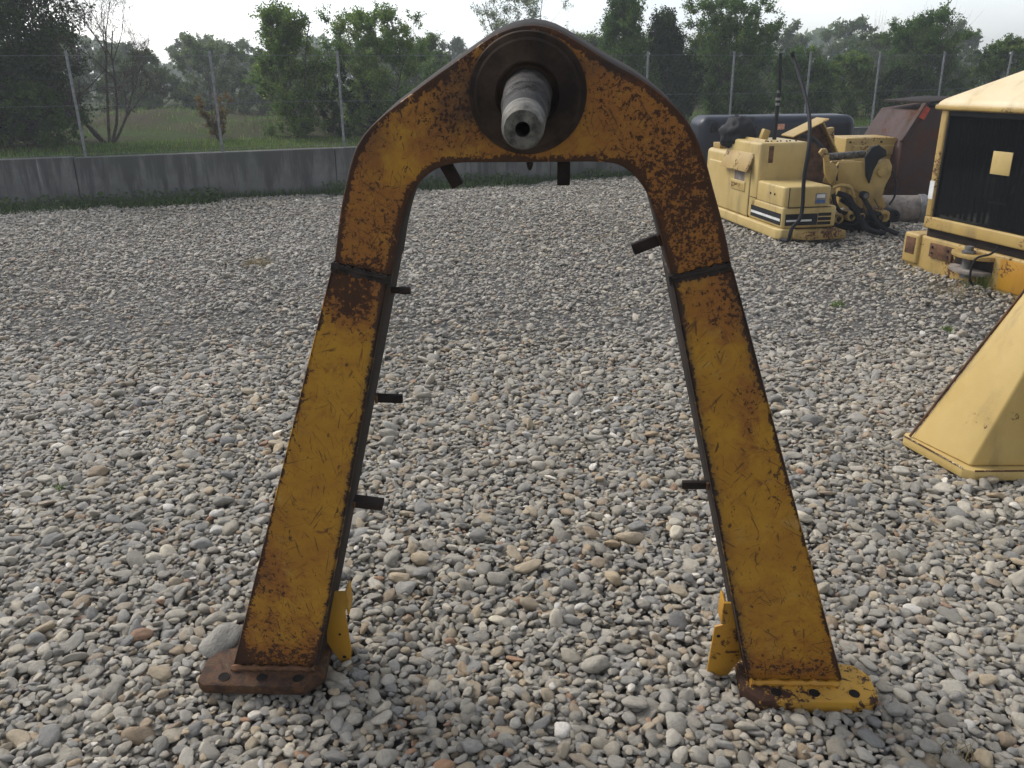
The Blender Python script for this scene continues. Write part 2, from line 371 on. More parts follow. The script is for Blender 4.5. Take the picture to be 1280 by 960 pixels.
# ------------------------------------------------------------------ gravel stones
rng = np.random.default_rng(11)
def ico(sub):
    bm = bmesh.new(); bmesh.ops.create_icosphere(bm, subdivisions=sub, radius=1)
    V = np.array([v.co[:] for v in bm.verts]); F = np.array([[v.index for v in f.verts] for f in bm.faces]); bm.free(); return V, F
def stone_shape(V, rg):
    """soft intersection of random half-spaces: a worn, faceted pebble"""
    m = rg.integers(9, 16); N = rg.normal(size=(m, 3)); N /= np.linalg.norm(N, axis=1)[:, None]
    d = rg.uniform(.58, .95, m); p = rg.uniform(14, 36)
    inv = (np.clip(V @ N.T, 0, None) / d) ** p
    r = 1 / np.maximum((inv.sum(1) + 1.0 ** p * .6), 1e-6) ** (1 / p)
    for _ in range(3):
        q = rg.normal(size=3) * 2.2; r = r * (1 + .035 * np.sin(V @ q + rg.uniform(0, 6)))
    P = V * r[:, None]; P -= P.mean(0); return P / np.abs(P).max(0)
NV = 14
V2, F2 = ico(3); V1, F1 = ico(2)
shapes_hi = [stone_shape(V2, np.random.default_rng(100 + i)) for i in range(NV)]
shapes_lo = [stone_shape(V1, np.random.default_rng(100 + i)) for i in range(NV)]
stone_meshes = [np_mesh('stone', s, F2, M['stone'], True) for s in shapes_hi]

FR_O = Vector((.0425, 1.778, 0)); FR_YAW, FR_LEAN = R(2.44), R(7.0)
def size_draw(n, rg):
    r = .0109 * np.exp(rg.normal(0, .36, n)); r = np.clip(r, .0055, .035)
    big = rg.random(n) < .009; r[big] = rg.uniform(.022, .036, big.sum()); return r
# near zone: stones are dropped one by one on a height map so they lie on each other
res = .008; X0, X1, Y0, Y1 = -5.2, 5.2, 1.0, 5.0
hm = np.zeros((int((Y1 - Y0) / res) + 40, int((X1 - X0) / res) + 40))
domes = {}
def dome(k):
    if k not in domes:
        a = np.arange(-k, k + 1); d2 = (a[:, None] ** 2 + a[None] ** 2) / (k + .5) ** 2; domes[k] = (np.sqrt(np.clip(1 - d2, 0, 1)), d2 < 1)
    return domes[k]
near = []
def half_w(y): return .70 * y + .95
def keep_out(x, y, r):
    # under the frame's feet and the second support
    if 1.66 < y < 2.02 + r and (-.86 - r * .3 < x < -.5 + r * .3 or .53 - r * .3 < x < .94 + r * .3): return True
    return 1.70 - r * .3 < x < 3.3 and 2.93 < y < 3.32
n_near = 88000
ra = size_draw(n_near, rng); order = np.argsort(rng.random(n_near) - .006 * ra / .0145 * 20); ra = ra[order]
for r in ra:
    a, b_, c_ = r * rng.uniform(1.0, 1.6), r * rng.uniform(.75, 1.08), r * rng.uniform(.36, .74)
    best = None; kk = max(1, int(.8 * r / res))
    for _ in range(3):
        y = Y0 + (Y1 - Y0) * math.sqrt(rng.random() * .96 + .04) if False else rng.uniform(Y0, Y1); x = rng.uniform(-1, 1) * half_w(y)
        iy, ix = int((y - Y0) / res) + 20, int((x - X0) / res) + 20
        if ix < 18 or ix > hm.shape[1] - 18: continue
        sub = hm[iy - kk:iy + kk + 1, ix - kk:ix + kk + 1]; zb = sub.mean() + .22 * (sub.max() - sub.mean())
        if best is None or zb < best[0]: best = (zb, x, y, iy, ix)
    if best is None: continue
    zb, x, y, iy, ix = best
    zc = zb + c_ * .62; dm, msk = dome(kk); sub = hm[iy - kk:iy + kk + 1, ix - kk:ix + kk + 1]
    np.maximum(sub, np.where(msk, zc + c_ * .9 * dm, 0), out=sub)
    near.append((x, y, zc, a, b_, c_))
near = np.array(near); lvl = np.median(hm[200:400, 500:800]); near[:, 2] -= lvl + .004
near = near[[not (keep_out(q[0], q[1], q[3]) and q[2] + q[5] * .8 > .002) for q in near]]
near = near[rng.random(len(near)) < np.clip((5.0 - near[:, 1]) / .5, 0, 1)]
BED = -lvl - .004
yard.location.z = BED - .030
# far zone: random lie
nf = 210000
yf = np.sqrt(rng.uniform(4.45 ** 2, 16.2 ** 2, nf)); xf = rng.uniform(-1, 1, nf) * (.70 * yf + .95)
wy = WA.y + (xf - WA.x) * math.tan(WANG)
ok = (yf < wy - .05) & (xf < 11.5) & (rng.random(nf) < np.clip((yf - 4.45) / .5, 0, 1)); xf, yf = xf[ok], yf[ok]; n = len(xf)
rf = size_draw(n, rng) * (1.0 + .02 * (yf - 5)); cf = rf * rng.uniform(.42, .75, n)
zf = -cf * .55 + rng.uniform(-.022, .008, n)
far = np.stack([xf, yf, zf, rf * rng.uniform(1, 1.45, n), rf * rng.uniform(.8, 1.05, n), cf], 1)
ALL = np.concatenate([near, far]); n = len(ALL)
# shallow wheel tracks and hollows across the yard
def lie(x, y):
    f_ = np.clip((y - 2.4) / 1.6, 0, 1); z_ = .012 * np.sin(x * .9 + .6) * np.sin(y * .7) + .008 * np.sin(x * 2.1 + y * 1.3)
    for c_ in (-2.35, -.95, 1.15, 2.3): z_ = z_ - .022 * np.exp(-((x - c_ - .10 * y - .12 * np.sin(y * .5)) / .16) ** 2)
    return z_ * f_
ALL[:, 2] += lie(ALL[:, 0], ALL[:, 1])
rot = np.stack([rng.normal(0, .30, n), rng.normal(0, .30, n), rng.uniform(0, 6.283, n)], 1)
tint = rng.random(n); var = rng.integers(0, NV, n)
# the 300 that show largest become single stones
cp, sp = math.cos(R(PITCH)), math.sin(R(PITCH))
zc = ALL[:, 1] * cp - (ALL[:, 2] - 1.5) * sp; yc = -((ALL[:, 2] - 1.5) * cp + ALL[:, 1] * sp)
vis = (np.abs(ALL[:, 0] / zc * 1040) < 655) & (yc / zc * 1040 < 490)
hidden = np.zeros(n, bool)
gy = ((near[:, 1] - Y0) / res).astype(int) + 20; gx = ((near[:, 0] - X0) / res).astype(int) + 20
hidden[:len(near)] = hm[gy, gx] - lvl - .004 > near[:, 2] + near[:, 5] * 1.25 + .004
score = np.sqrt(ALL[:, 3] * ALL[:, 4]) / zc * vis * ~hidden
top = np.argsort(-score)[:298]; is_top = np.zeros(n, bool); is_top[top] = True
for i in top:
    o = bpy.data.objects.new('stone', stone_meshes[var[i]]); COL.objects.link(o); o.parent = yard
    o.location = (ALL[i, 0], ALL[i, 1], ALL[i, 2] - yard.location.z); o.rotation_euler = rot[i]; o.scale = ALL[i, 3:6]
# the rest: one part, instanced with geometry nodes from point data kept in its own mesh
rest = np.where(~is_top)[0]
hi_near = ALL[rest, 1] < 4.2
proto_V, proto_F, proto_id, off = [], [], [], 0
for j, (SH, FF) in enumerate(((shapes_hi, F2), (shapes_lo, F1))):
    for i, s in enumerate(SH):
        proto_V.append(s); proto_F.append(FF + off); proto_id += [j * NV + i] * len(s); off += len(s)
PV = np.concatenate(proto_V); PF = np.concatenate(proto_F)
GV = np.concatenate([PV, ALL[rest, :3] - np.array([0, 0, yard.location.z])])
me = np_mesh('gravel', GV, PF, M['stone_i'], True)
npv = len(PV); nr = len(rest)
fattr(me, 'proto', proto_id + [-1] * nr, typ='INT')
z3 = np.zeros((npv, 3))
fattr(me, 'rot', np.concatenate([z3, rot[rest]]), typ='FLOAT_VECTOR'); fattr(me, 'scl', np.concatenate([z3 + 1, ALL[rest, 3:6]]), typ='FLOAT_VECTOR')
fattr(me, 'tint', np.concatenate([np.zeros(npv), tint[rest]])); fattr(me, 'vidx', np.concatenate([np.zeros(npv), var[rest] + np.where(hi_near, 0, NV)]), typ='INT')
rx, ry = ALL[rest, 0], ALL[rest, 1]
dust_glare = .06 + .32 * np.clip((ry - 2.6) / 3.2, 0, 1) + .22 * np.sin(rx * 1.1 + ry * .5) * np.sin(ry * .8 - rx * .3 + 1) + .12 * np.sin(rx * 2.9 + 2) * np.sin(ry * 2.3)  # dusty patches; the paling with distance is glare put into the colour
fattr(me, 'dust_glare', np.concatenate([np.zeros(npv), np.clip(dust_glare, 0, .8)]))
gravel = link('gravel', me, yard); tag(gravel, kind='stuff')
gt = bpy.data.node_groups.new('gravel_instances', 'GeometryNodeTree')
gt.interface.new_socket('Geometry', in_out='INPUT', socket_type='NodeSocketGeometry'); gt.interface.new_socket('Geometry', in_out='OUTPUT', socket_type='NodeSocketGeometry')
def G(t): return gt.nodes.new(t)
gi, go = G('NodeGroupInput'), G('NodeGroupOutput')
def na(name, typ):
    x = G('GeometryNodeInputNamedAttribute'); x.data_type = typ; x.inputs['Name'].default_value = name; return x.outputs['Attribute']
jn = G('GeometryNodeJoinGeometry'); pid = na('proto', 'INT')
def sep(val):
    cmp_ = G('FunctionNodeCompare'); cmp_.data_type = 'INT'; cmp_.operation = 'EQUAL'; gt.links.new(pid, cmp_.inputs[2]); cmp_.inputs[3].default_value = val
    s = G('GeometryNodeSeparateGeometry'); s.domain = 'POINT'; gt.links.new(gi.outputs[0], s.inputs[0]); gt.links.new(cmp_.outputs[0], s.inputs[1]); return s.outputs[0]
for i in reversed(range(2 * NV)):
    g2i = G('GeometryNodeGeometryToInstance'); gt.links.new(sep(i), g2i.inputs[0]); gt.links.new(g2i.outputs[0], jn.inputs[0])
iop = G('GeometryNodeInstanceOnPoints'); gt.links.new(sep(-1), iop.inputs['Points']); gt.links.new(jn.outputs[0], iop.inputs['Instance'])
iop.inputs['Pick Instance'].default_value = True
gt.links.new(na('vidx', 'INT'), iop.inputs['Instance Index']); gt.links.new(na('rot', 'FLOAT_VECTOR'), iop.inputs['Rotation']); gt.links.new(na('scl', 'FLOAT_VECTOR'), iop.inputs['Scale'])
gt.links.new(iop.outputs[0], go.inputs[0])
md = gravel.modifiers.new('instances', 'NODES'); md.node_group = gt

for x, y, z, sc, rt, k_ in ((-.815, 1.92, .035, (.068, .045, .036), (.25, -.35, .9), 3), (-.74, 2.10, .025, (.05, .038, .03), (-.2, .2, .2), 8)):
    o = bpy.data.objects.new('stone', stone_meshes[k_]); COL.objects.link(o); o.parent = yard; o.location = (x, y, z - yard.location.z); o.rotation_euler = rt; o.scale = sc
# ------------------------------------------------------------------ the big rusty frame
FT = thing('support_frame', 'tall rusty yellow A-shaped steel support frame with a protruding pin at its top', 'frame', FR_O, (FR_LEAN, 0, -FR_YAW))
TH = .20
def gauss(x, z, cx, cz, sx, sz): return np.exp(-(((x - cx) / sx) ** 2 + ((z - cz) / sz) ** 2))
def wear_fn(x, z):
    w = np.where(z > 1.14, .44, .11)
    w += .16 * gauss(x, z, .30, 1.31, .08, .12) + .15 * gauss(x, z, -.33, 1.40, .10, .05)
    w += .30 * gauss(x, z, -.35, 1.11, .1, .05) + .14 * gauss(x, z, .35, 1.10, .1, .07) + .16 * np.clip((.35 - z) / .35, 0, 1)
    w += .55 * gauss(x, z, -.37, 1.07, .045, .05) + .25 * gauss(x, z, -.36, 1.12, .08, .03)
    w += .36 * gauss(x, z, .41, 1.08, .04, .10) + .15 * gauss(x, z, .36, 1.06, .06, .06) + .45 * gauss(x, z, .475, .82, .02, .10)
    w += .45 * gauss(x, z, -.70, .06, .14, .05) + .6 * gauss(x, z, -.77, .10, .035, .05) + .4 * gauss(x, z, -.56, .09, .03, .04)
    w += .45 * gauss(x, z, -.655, .41, .05, .04) + .5 * gauss(x, z, -.645, .33, .06, .03) + .25 * gauss(x, z, -.70, .2, .08, .03)
    w += .30 * gauss(x, z, .68, .07, .13, .03)
    w -= .35 * gauss(x, z, -.25, 1.38, .05, .07) + .25 * gauss(x, z, .08, 1.40, .10, .03) + .2 * gauss(x, z, -.1, 1.38, .08, .02)
    return w
def soot_fn(x, z):
    s = .9 * gauss(x, z, -.125, 1.475, .045, .07) + .75 * gauss(x, z, -.02, 1.592, .06, .012) + .8 * gauss(x, z, .14, 1.53, .07, .018)
    s = s + .45 * gauss(x, z, -.30, 1.42, .04, .06)
    leg = np.where(z < 1.14, 1.0, 0.0)
    s = s + leg * np.where(x > 0, np.exp(-((x - (.411 + (1.15 - z) * .35)) / .020) ** 2) * np.clip((z - .72) / .25, 0, 1), 0)
    s = s + .9 * leg * np.exp(-((np.abs(x) - (.286 + (1.12 - z) * .256)) / .011) ** 2)
    return s + .7 * gauss(x, z, -.655, .345, .018, .012) + .7 * gauss(x, z, -.648, .375, .012, .016) + .5 * gauss(x, z, -.775, .09, .02, .04)
def resample(P, n):
    P = np.array(spline([(p[0], 0, p[1]) for p in P], 5))[:, [0, 2]]; d = np.concatenate([[0], np.cumsum(np.linalg.norm(np.diff(P, axis=0), axis=1))]); t = np.linspace(0, d[-1], n)
    return np.stack([np.interp(t, d, P[:, 0]), np.interp(t, d, P[:, 1])], 1)
def strip(name, A, B, y0, y1, rows, mats, bevel=.006, closed_ends=True):
    """plate between curves A and B (same count), thickness y0..y1; face attributes for wear"""
    A, B = np.asarray(A), np.asarray(B); nA = len(A); t = np.linspace(0, 1, rows)
    t = .5 - .5 * np.cos(np.pi * t) * 1.0
    Gd = A[:, None] * (1 - t)[None, :, None] + B[:, None] * t[None, :, None]
    wid = np.linalg.norm(A - B, axis=1); ed = np.minimum(t, 1 - t)[None] * wid[:, None]
    bm = bmesh.new(); le, lw, ls = (bm.verts.layers.float.new(x) for x in ('ed', 'wear', 'soot'))
    def grid(y):
        g = []
        for i in range(nA):
            row = []
            for j in range(rows):
                v = bm.verts.new((Gd[i, j, 0], y, Gd[i, j, 1])); v[le] = ed[i, j]; v[lw] = float(wear_fn(Gd[i, j, 0], Gd[i, j, 1])); v[ls] = float(soot_fn(Gd[i, j, 0], Gd[i, j, 1])); row.append(v)
            g.append(row)
        return g
    f, b = grid(y0), grid(y1)
    for g, m in ((f, 0), (b, 1)):
        for i in range(nA - 1):
            for j in range(rows - 1): bm.faces.new((g[i][j], g[i + 1][j], g[i + 1][j + 1], g[i][j + 1])).material_index = m
    for j in (0, rows - 1):
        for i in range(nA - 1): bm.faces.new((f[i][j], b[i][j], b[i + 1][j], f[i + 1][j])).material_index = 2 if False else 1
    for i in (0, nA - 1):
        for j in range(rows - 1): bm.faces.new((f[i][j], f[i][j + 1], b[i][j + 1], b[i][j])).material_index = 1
    bmesh.ops.recalc_face_normals(bm, faces=bm.faces[:])
    es = [e for e in bm.edges if len(e.link_faces) == 2 and e.calc_face_angle(0) > R(60)]
    bmesh.ops.bevel(bm, geom=es, offset=bevel, segments=2, affect='EDGES', profile=.5)
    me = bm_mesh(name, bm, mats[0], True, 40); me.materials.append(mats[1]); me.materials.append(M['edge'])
    return link(name, me, FT)
outer = [(-.392, 1.163), (-.368, 1.266), (-.338, 1.359), (-.315, 1.403), (-.280, 1.438), (-.235, 1.470), (-.174, 1.511), (-.099, 1.558), (-.063, 1.580), (-.025, 1.594), (.007, 1.598), (.042, 1.592), (.078, 1.575), (.142, 1.538), (.2, 1.507), (.26, 1.464), (.3, 1.42), (.328, 1.367), (.352, 1.302), (.377, 1.232), (.398, 1.163)]
inner = [(-.277, 1.133), (-.26, 1.209), (-.238, 1.273), (-.213, 1.317), (-.178, 1.346), (-.137, 1.358), (-.09, 1.359), (-.061, 1.359), (-.02, 1.359), (.029, 1.359), (.075, 1.359), (.119, 1.359), (.170, 1.353), (.207, 1.325), (.236, 1.279), (.257, 1.216), (.283, 1.133)]
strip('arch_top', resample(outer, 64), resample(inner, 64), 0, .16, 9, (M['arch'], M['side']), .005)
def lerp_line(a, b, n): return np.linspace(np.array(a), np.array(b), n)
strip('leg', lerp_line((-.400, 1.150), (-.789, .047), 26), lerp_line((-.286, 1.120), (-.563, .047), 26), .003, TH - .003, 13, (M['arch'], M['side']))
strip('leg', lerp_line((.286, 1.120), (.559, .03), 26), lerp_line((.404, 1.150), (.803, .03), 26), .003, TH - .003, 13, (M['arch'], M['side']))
# welded seams between arch and legs: flat burnt band with ragged edges and a low bead
for sx in (-1, 1):
    a, b_ = np.array((sx * .279, 1.127)), np.array((sx * .3985, 1.156)); rr = random.Random(7 + sx); n_ = 34; up_, dn_ = [], []
    nrm = np.array((-(b_ - a)[1], (b_ - a)[0])); nrm = nrm / np.linalg.norm(nrm) * (1 if sx > 0 else -1)
    for i in range(n_ + 1):
        p = a + (b_ - a) * i / n_; up_.append(tuple(p + nrm * (.009 + rr.uniform(-.004, .004)))); dn_.append(tuple(p - nrm * (.010 + rr.uniform(-.004, .005))))
    prism('weld_seam', up_ + dn_[::-1], -.0022, .02, M['weld'], FT, 'Y', 0)
    tube('weld_bead', [(p[0], -.001, p[1]) for p in (a + (b_ - a) * t_ for t_ in np.linspace(.06, .94, 30))], [.0036 + rr.uniform(-.001, .001) for _ in range(30)], M['weld'], FT, 8)
# feet
def foot(sx, plate_mat):
    dz = 0 if sx < 0 else -.018; th = .032 if sx < 0 else .045
    xi, xo = .545, .868 if sx < 0 else .880
    poly = [(xo, -.045), (xo - .02, -.062), (xi + .035, -.062), (xi - .005, -.015), (xi + .01, .20), (.79, .20), (.79, .075), (xo - .03, .065), (xo, .03)]
    poly = [(sx * p[0], p[1]) for p in poly]
    p = prism('foot_plate', poly, dz + .045 - th, dz + .045, plate_mat, FT, 'Z', .006, 2)
    for hx in (.605, .70, .80):
        if True:
            o = lathe('bolt_hole', [(.0462 + dz, .0), (.0462 + dz, .0135)], M['hole'], p, 16, 'Z', (sx * (hx + (.0 if sx < 0 else .02)), -.034, 0))
            lathe('rim', [(.0455 + dz, .0135), (.0475 + dz, .0145), (.0455 + dz, .0165)], plate_mat, o, 16, 'Z', (sx * (hx + (.0 if sx < 0 else .02)), -.034, 0))
    pts = [(sx * x, -.006, .05 + dz + random.Random(int(x * 999)).uniform(-.002, .002)) for x in np.linspace(.565, .79, 22)]
    tube('foot_weld', pts, [.0085 + random.Random(i).uniform(-.0035, .003) for i in range(22)], M['brown'] if sx < 0 else M['bracket'], FT, 6)
M['foot_y'] = mat_paint('worn_yellow_foot', (.50, .27, .03), (.42, .22, .03), .80, .4, rustcol=(.07, .032, .018))
foot(-1, M['plate_dark']); foot(1, M['foot_y'])
# hub disc, collar, pin
HC = (-.001, 0, 1.483)
lathe('hub_ring', [(.05, .107), (-.006, .107), (-.010, .105), (-.0105, .096)], M['grease'], FT, 64, 'Y', HC)
lathe('hub_disc', [(-.008, .0965), (-.015, .0955), (-.018, .092), (-.0195, .058), (-.016, .054), (-.003, .053), (-.003, .03)], M['grease'], FT, 64, 'Y', HC)
pin = lathe('pin', [(.012, .046), (.0, .0445), (-.03, .0435), (-.13, .041), (-.135, .039), (-.16, .0385), (-.165, .0365), (-.24, .035), (-.246, .0335), (-.33, .0305), (-.340, .0295), (-.348, .0265), (-.3485, .0105), (-.30, .0102), (-.30, 0)], M['pin'], FT, 48, 'Y', HC, .006, 4)
lathe('pin_tip', [(-.275, .0330), (-.28, .0334), (-.33, .0316), (-.341, .0306), (-.3495, .027), (-.350, .0110)], M['chrome'], pin, 48, 'Y', HC)
for i in range(7): lathe('groove', [(-.14 - i * .014, .0395 - i * .0008), (-.143 - i * .014, .0407 - i * .0009), (-.147 - i * .014, .0392 - i * .0008)], M['pin'], pin, 32, 'Y', HC, .012, i)
# hose clips and tabs welded round the inside
def tab(c, w, l, ang, y0, y1, mat, hole=False):
    ca, sa = math.cos(ang), math.sin(ang)
    fn = lambda v: Vector((c[0] + v.x * ca - v.z * sa, v.y, c[1] + v.x * sa + v.z * ca))
    t = prism('clip_tab', [(-w, 0), (w, 0), (w, l), (-w, l)], y0, y1, mat, FT, 'Y', .002, 2, fn)
    tube('tab_weld', [fn(Vector((x_, y0, .004))) for x_ in np.linspace(-w, w, 5)], .004, M['brown'], t, 6)
    if hole:
        p = fn(Vector((0, 0, l * .72))); lathe('tab_hole', [(y0 - .0008, 0), (y0 - .0008, .0045)], M['hole'], t, 12, 'Y', (p.x, 0, p.z))
    return t
tab((-.168, 1.362), .012, .062, R(180 + 28), .03, .045, M['side'])
tab((.067, 1.366), .0125, .058, R(180), .03, .042, M['side'])
tab((.262, 1.203), .0115, .06, R(90 + 22), .02, .032, M['side'])
tab((.412, .612), .0095, .062, R(90), .03, .042, M['side'], True)
tab((-.345, .836), .0095, .062, R(-92), .03, .042, M['side'], True)
t = tab((-.43, .535), .008, .072, R(-98), .05, .085, M['side'])
t = tab((-.30, 1.083), .006, .040, R(-90), .05, .062, M['side'])
lathe('clip_bolt', [(-.011, 0), (-.011, .008), (.0, .009), (.011, .008), (.011, 0)], M['weld'], t, 6, 'X', (-.262, .054, 1.083))
lathe('grease_nipple', [(.0, 0), (.0, .004), (-.006, .007), (-.016, .004), (-.02, 0)], M['weld'], FT, 8, 'Z', (.002, .02, 1.359))
# folded yellow hose guards at the bottom of both legs
def guard(sx, pts, y):
    return prism('hose_guard', [(sx * p[0], p[1]) for p in pts], y, y + .008, M['bracket'], FT, 'Y', .002)
g1 = guard(-1, [(.520, .235), (.484, .235), (.480, .205), (.494, .165), (.491, .03), (.498, -.012), (.522, -.016), (.540, .02), (.555, .06), (.545, .15)], .08)
lathe('guard_hole', [(.0792, 0), (.0792, .0055)], M['hole'], g1, 14, 'Y', (-.512, 0, .008)); lathe('guard_hole', [(.0792, 0), (.0792, .004)], M['hole'], g1, 14, 'Y', (-.516, 0, .09))
prism('hose_guard', [(.08, .235), (.13, .235), (.13, .17), (.08, .16)], -.488, -.482, M['bracket'], FT, 'X', .002)
g2 = guard(1, [(.520, .235), (.490, .235), (.487, .21), (.502, .165), (.474, .155), (.468, -.01), (.494, -.03), (.52, -.025), (.553, .05), (.545, .15)], .06)
lathe('guard_hole', [(.0592, 0), (.0592, .005)], M['hole'], g2, 14, 'Y', (.486, 0, .125))
prism('hose_guard', [(.06, .235), (.11, .235), (.11, .165), (.06, .165)], .4885, .495, M['bracket'], FT, 'X', .002)

# ------------------------------------------------------------------ wire mesh fence on the wall
FZ = .592
fence = thing('wire_fence', 'tall galvanised wire mesh fence on thin posts along the concrete wall', 'fence', wl(-9, .12, FZ), (0, 0, WANG))
def fl(s): return s + 9.0
V, F = tube_np([(0, 0, -.1), (0, 0, 1.27)], .017, 8)
bm = bmesh.new(); vv = [bm.verts.new(v_) for v_ in V]
for f_ in F: bm.faces.new([vv[i] for i in f_])
bm.faces.new(vv[-8:]); post_me = bm_mesh('post', bm, M['galv'], True, 40)
rg = random.Random(5)
for s in (-7.0, -5.4, -3.8, -2.2, -.55, 1.07, 2.75, 4.40, 6.07, 7.67, 9.26, 10.86, 12.40, 13.90, 15.40, 17.0, 18.6, 20.2, 21.8):
    link('post', post_me, fence, (fl(s), 0, 0), (rg.uniform(-.02, .02), rg.uniform(-.012, .012), 0))
def many_tubes(segs, r, n=4):
    V, F = [], []
    for a, b in segs:
        o = len(V); v_, f_ = tube_np([a, b], r, n); V += v_; F += [tuple(i + o for i in q) for q in f_]
    return np.array([tuple(x) for x in V]), np.array(F)
segs = []; Hf, sp_ = 1.20, .088; x = -Hf
while x < 31:
    for sgn in (1, -1):
        xa, xb = (x, x + Hf * .62) if sgn > 0 else (x + Hf * .62, x)
        segs.append(((xa, -.024, .01), (xb, -.024 + .002 * sgn, .01 + Hf)))
    x += sp_
V, F = many_tubes(segs, .0003, 3)
tag(link('wire_mesh', np_mesh('wire_mesh', V, F, M['galv']), fence), kind='stuff')
for z in (.03, .62, 1.21):
    tube('tension_wire', [(0 + i, -.026, z + .006 * math.sin(i * 2.1)) for i in range(32)], .0024, M['galv'], fence, 5)

# ------------------------------------------------------------------ yellow machine hood body by the fence
HX, HY, HA = 2.60, 8.0, 9.0
hood = thing('machine_hood', 'pale yellow machine engine housing with black and white stripe, louvres and badge', 'machine housing', (HX, HY, 0), (0, 0, R(HA)))
Hm = M['hood']
prism('skirt', [(-.035, 1.95), (-.035, .05), (.0, -.02), (.14, -.03), (.16, .1), (.55, .1), (.55, 1.95)], .0, .105, Hm, hood, 'Z', .018, 3)
prism('step', [(.10, -.06), (.20, -.15), (.60, -.13), (.60, .08), (.12, .08)], .015, .095, M['hood2'], hood, 'Z', .008, 2)
lower = box('lower_body', (0, 0, .105), (.555, .72, .315), Hm, hood, .028, 3)
cover = prism('hood_lid', [(.0, .03), (.03, 0.0), (.455, .0), (.485, .03), (.485, .60), (.0, .60)], .30, .50, Hm, hood, 'Z', .026, 4)
box('seam', (.045, -.0035, .305), (.052, .02, .49), M['hole'], cover, .001, 1)
box('seam', (.045, -.004, .301), (.49, .02, .306), M['hole'], cover, .001, 1)
upper = box('upper_body', (0, .60, .105), (.53, 1.32, .862), Hm, hood, .032, 4)
box('vent_slot', (.09, .596, .665), (.142, .64, .83), M['brown'], upper, .004)
box('seam', (-.003, .602, .318), (.02, .77, .324), M['hole'], upper, .001, 1); box('seam', (-.003, .765, .105), (.02, .770, .60), M['hole'], upper, .001, 1)
box('rear_body', (.008, 1.30, .105), (.53, 2.02, .72), Hm, hood, .05, 4)
sp2 = box('side_panel', (-.010, .775, .112), (.05, 1.90, .60), Hm, hood, .014, 3)
hr = box('handle_rim', (-.022, .86, .35), (.01, 1.22, .455), Hm, sp2, .012, 3)
box('handle_recess', (-.0235, .885, .372), (-.0215, 1.195, .425), M['hood2'], hr, .0005, 1)
box('grime_patch', (-.0118, .90, .455), (-.0095, 1.15, .59), M['pipe'], sp2, .0005, 1)
flap = prism('flap', [(-.075, .565), (-.062, .565), (.03, .735), (.13, .872), (.11, .885), (.0, .75)], .73, 1.42, M['hood2'], hood, 'Y', .004, 2)
# black and white stripe round the corner
box('black_stripe', (-.003, .03, .135), (.01, .70, .245), M['black'], lower, .001, 1); box('black_stripe', (.03, -.003, .135), (.36, .01, .245), M['black'], lower, .001, 1)
box('white_stripe', (-.0050, .04, .172), (-.0022, .69, .196), M['white'], lower, .0004, 1); box('white_stripe', (.04, -.0052, .172), (.30, -.0022, .190), M['white'], lower, .0004, 1)
for i in range(3):
    box('louvre', (.365, -.004, .135 + i * .042), (.50, .012, .165 + i * .042), M['black'], lower, .002, 1)
bd = box('badge', (.315, -.0045, .335), (.425, .004, .435), M['grey'], cover, .003, 2)
box('badge_mark', (.328, -.0062, .392), (.412, -.0042, .424), M['white'], bd, .0004, 1); box('badge_mark', (.328, -.0062, .345), (.412, -.0042, .372), M['blue'], bd, .0004, 1)
for y in (.20, .29): lathe('bolt', [(.002, 0), (-.004, .010), (.004, .013)], M['hole'], cover, 10, 'X', (-.001, y, .41))
box('bracket', (.05, 1.75, .70), (.30, 1.95, .78), M['hood2'], hood, .008); box('bracket', (.22, 1.05, .86), (.30, 1.12, .96), M['hood2'], hood, .01, 2, (0, .3, 0))
for i in range(7): lathe('bolt', [(.862, .011), (.872, .010), (.872, 0)], M['weld'], upper, 6, 'Z', (.12 + i * .05, .70 + .03 * (i % 2), 0))

# crumpled black sheet on the housing
def lump(name, loc, sc, mat, seed, amp=.5, parent=None, sub=4, fq=3.0):
    V, F = ico(sub); rg = np.random.default_rng(seed); r = np.ones(len(V))
    for o in range(5):
        for _ in range(5):
            q = rg.normal(size=3) * fq * 1.6 ** o; r += amp * .16 / (1.45 ** o) * np.abs(np.sin(V @ q + rg.uniform(0, 6))) * rg.choice([-1, 1])
    return link(name, np_mesh(name, V * r[:, None] * np.array(sc), F, mat, False), parent, loc)
def hw(x, y, z): a = R(HA); return (HX + x * math.cos(a) - y * math.sin(a), HY + x * math.sin(a) + y * math.cos(a), z)
tag(lump('crumpled_sheet', hw(.12, 1.42, .90), (.17, .20, .165), M['black'], 4), 'crumpled black plastic sheet heaped on the pale yellow engine housing', 'plastic sheet')

# thin dark pole and hanging hose
pole = thing('clamp_pole', 'thin dark steel pole with clamps rising behind the striped engine housing', 'pole', hw(.33, 1.0, .86))
tube('rod', [(0, 0, -.02), (.004, 0, .5), (-.02, 0, .84)], [.022, .019, .016], M['black'], pole, 8)
for z, r_ in ((.34, .022), (.39, .026), (.46, .02)): lathe('clamp', [(z, 0), (z, r_), (z + .025, r_), (z + .025, 0)], M['grey'], pole, 8, 'Z')
hp = spline([hw(.36, .86, 1.70), hw(.38, .80, 1.60), hw(.30, .3, 1.20), hw(.16, -.06, .90), hw(.13, -.09, .60), hw(.14, -.10, .34), hw(.11, -.13, .22), hw(.02, -.17, .14), hw(.0, -.16, .03), hw(-.02, -.05, .02)], 8)
tag(tube('hanging_hose', hp, .018, M['black'], None, 8), 'black rubber hose hanging down the front of the striped engine housing', 'hose')

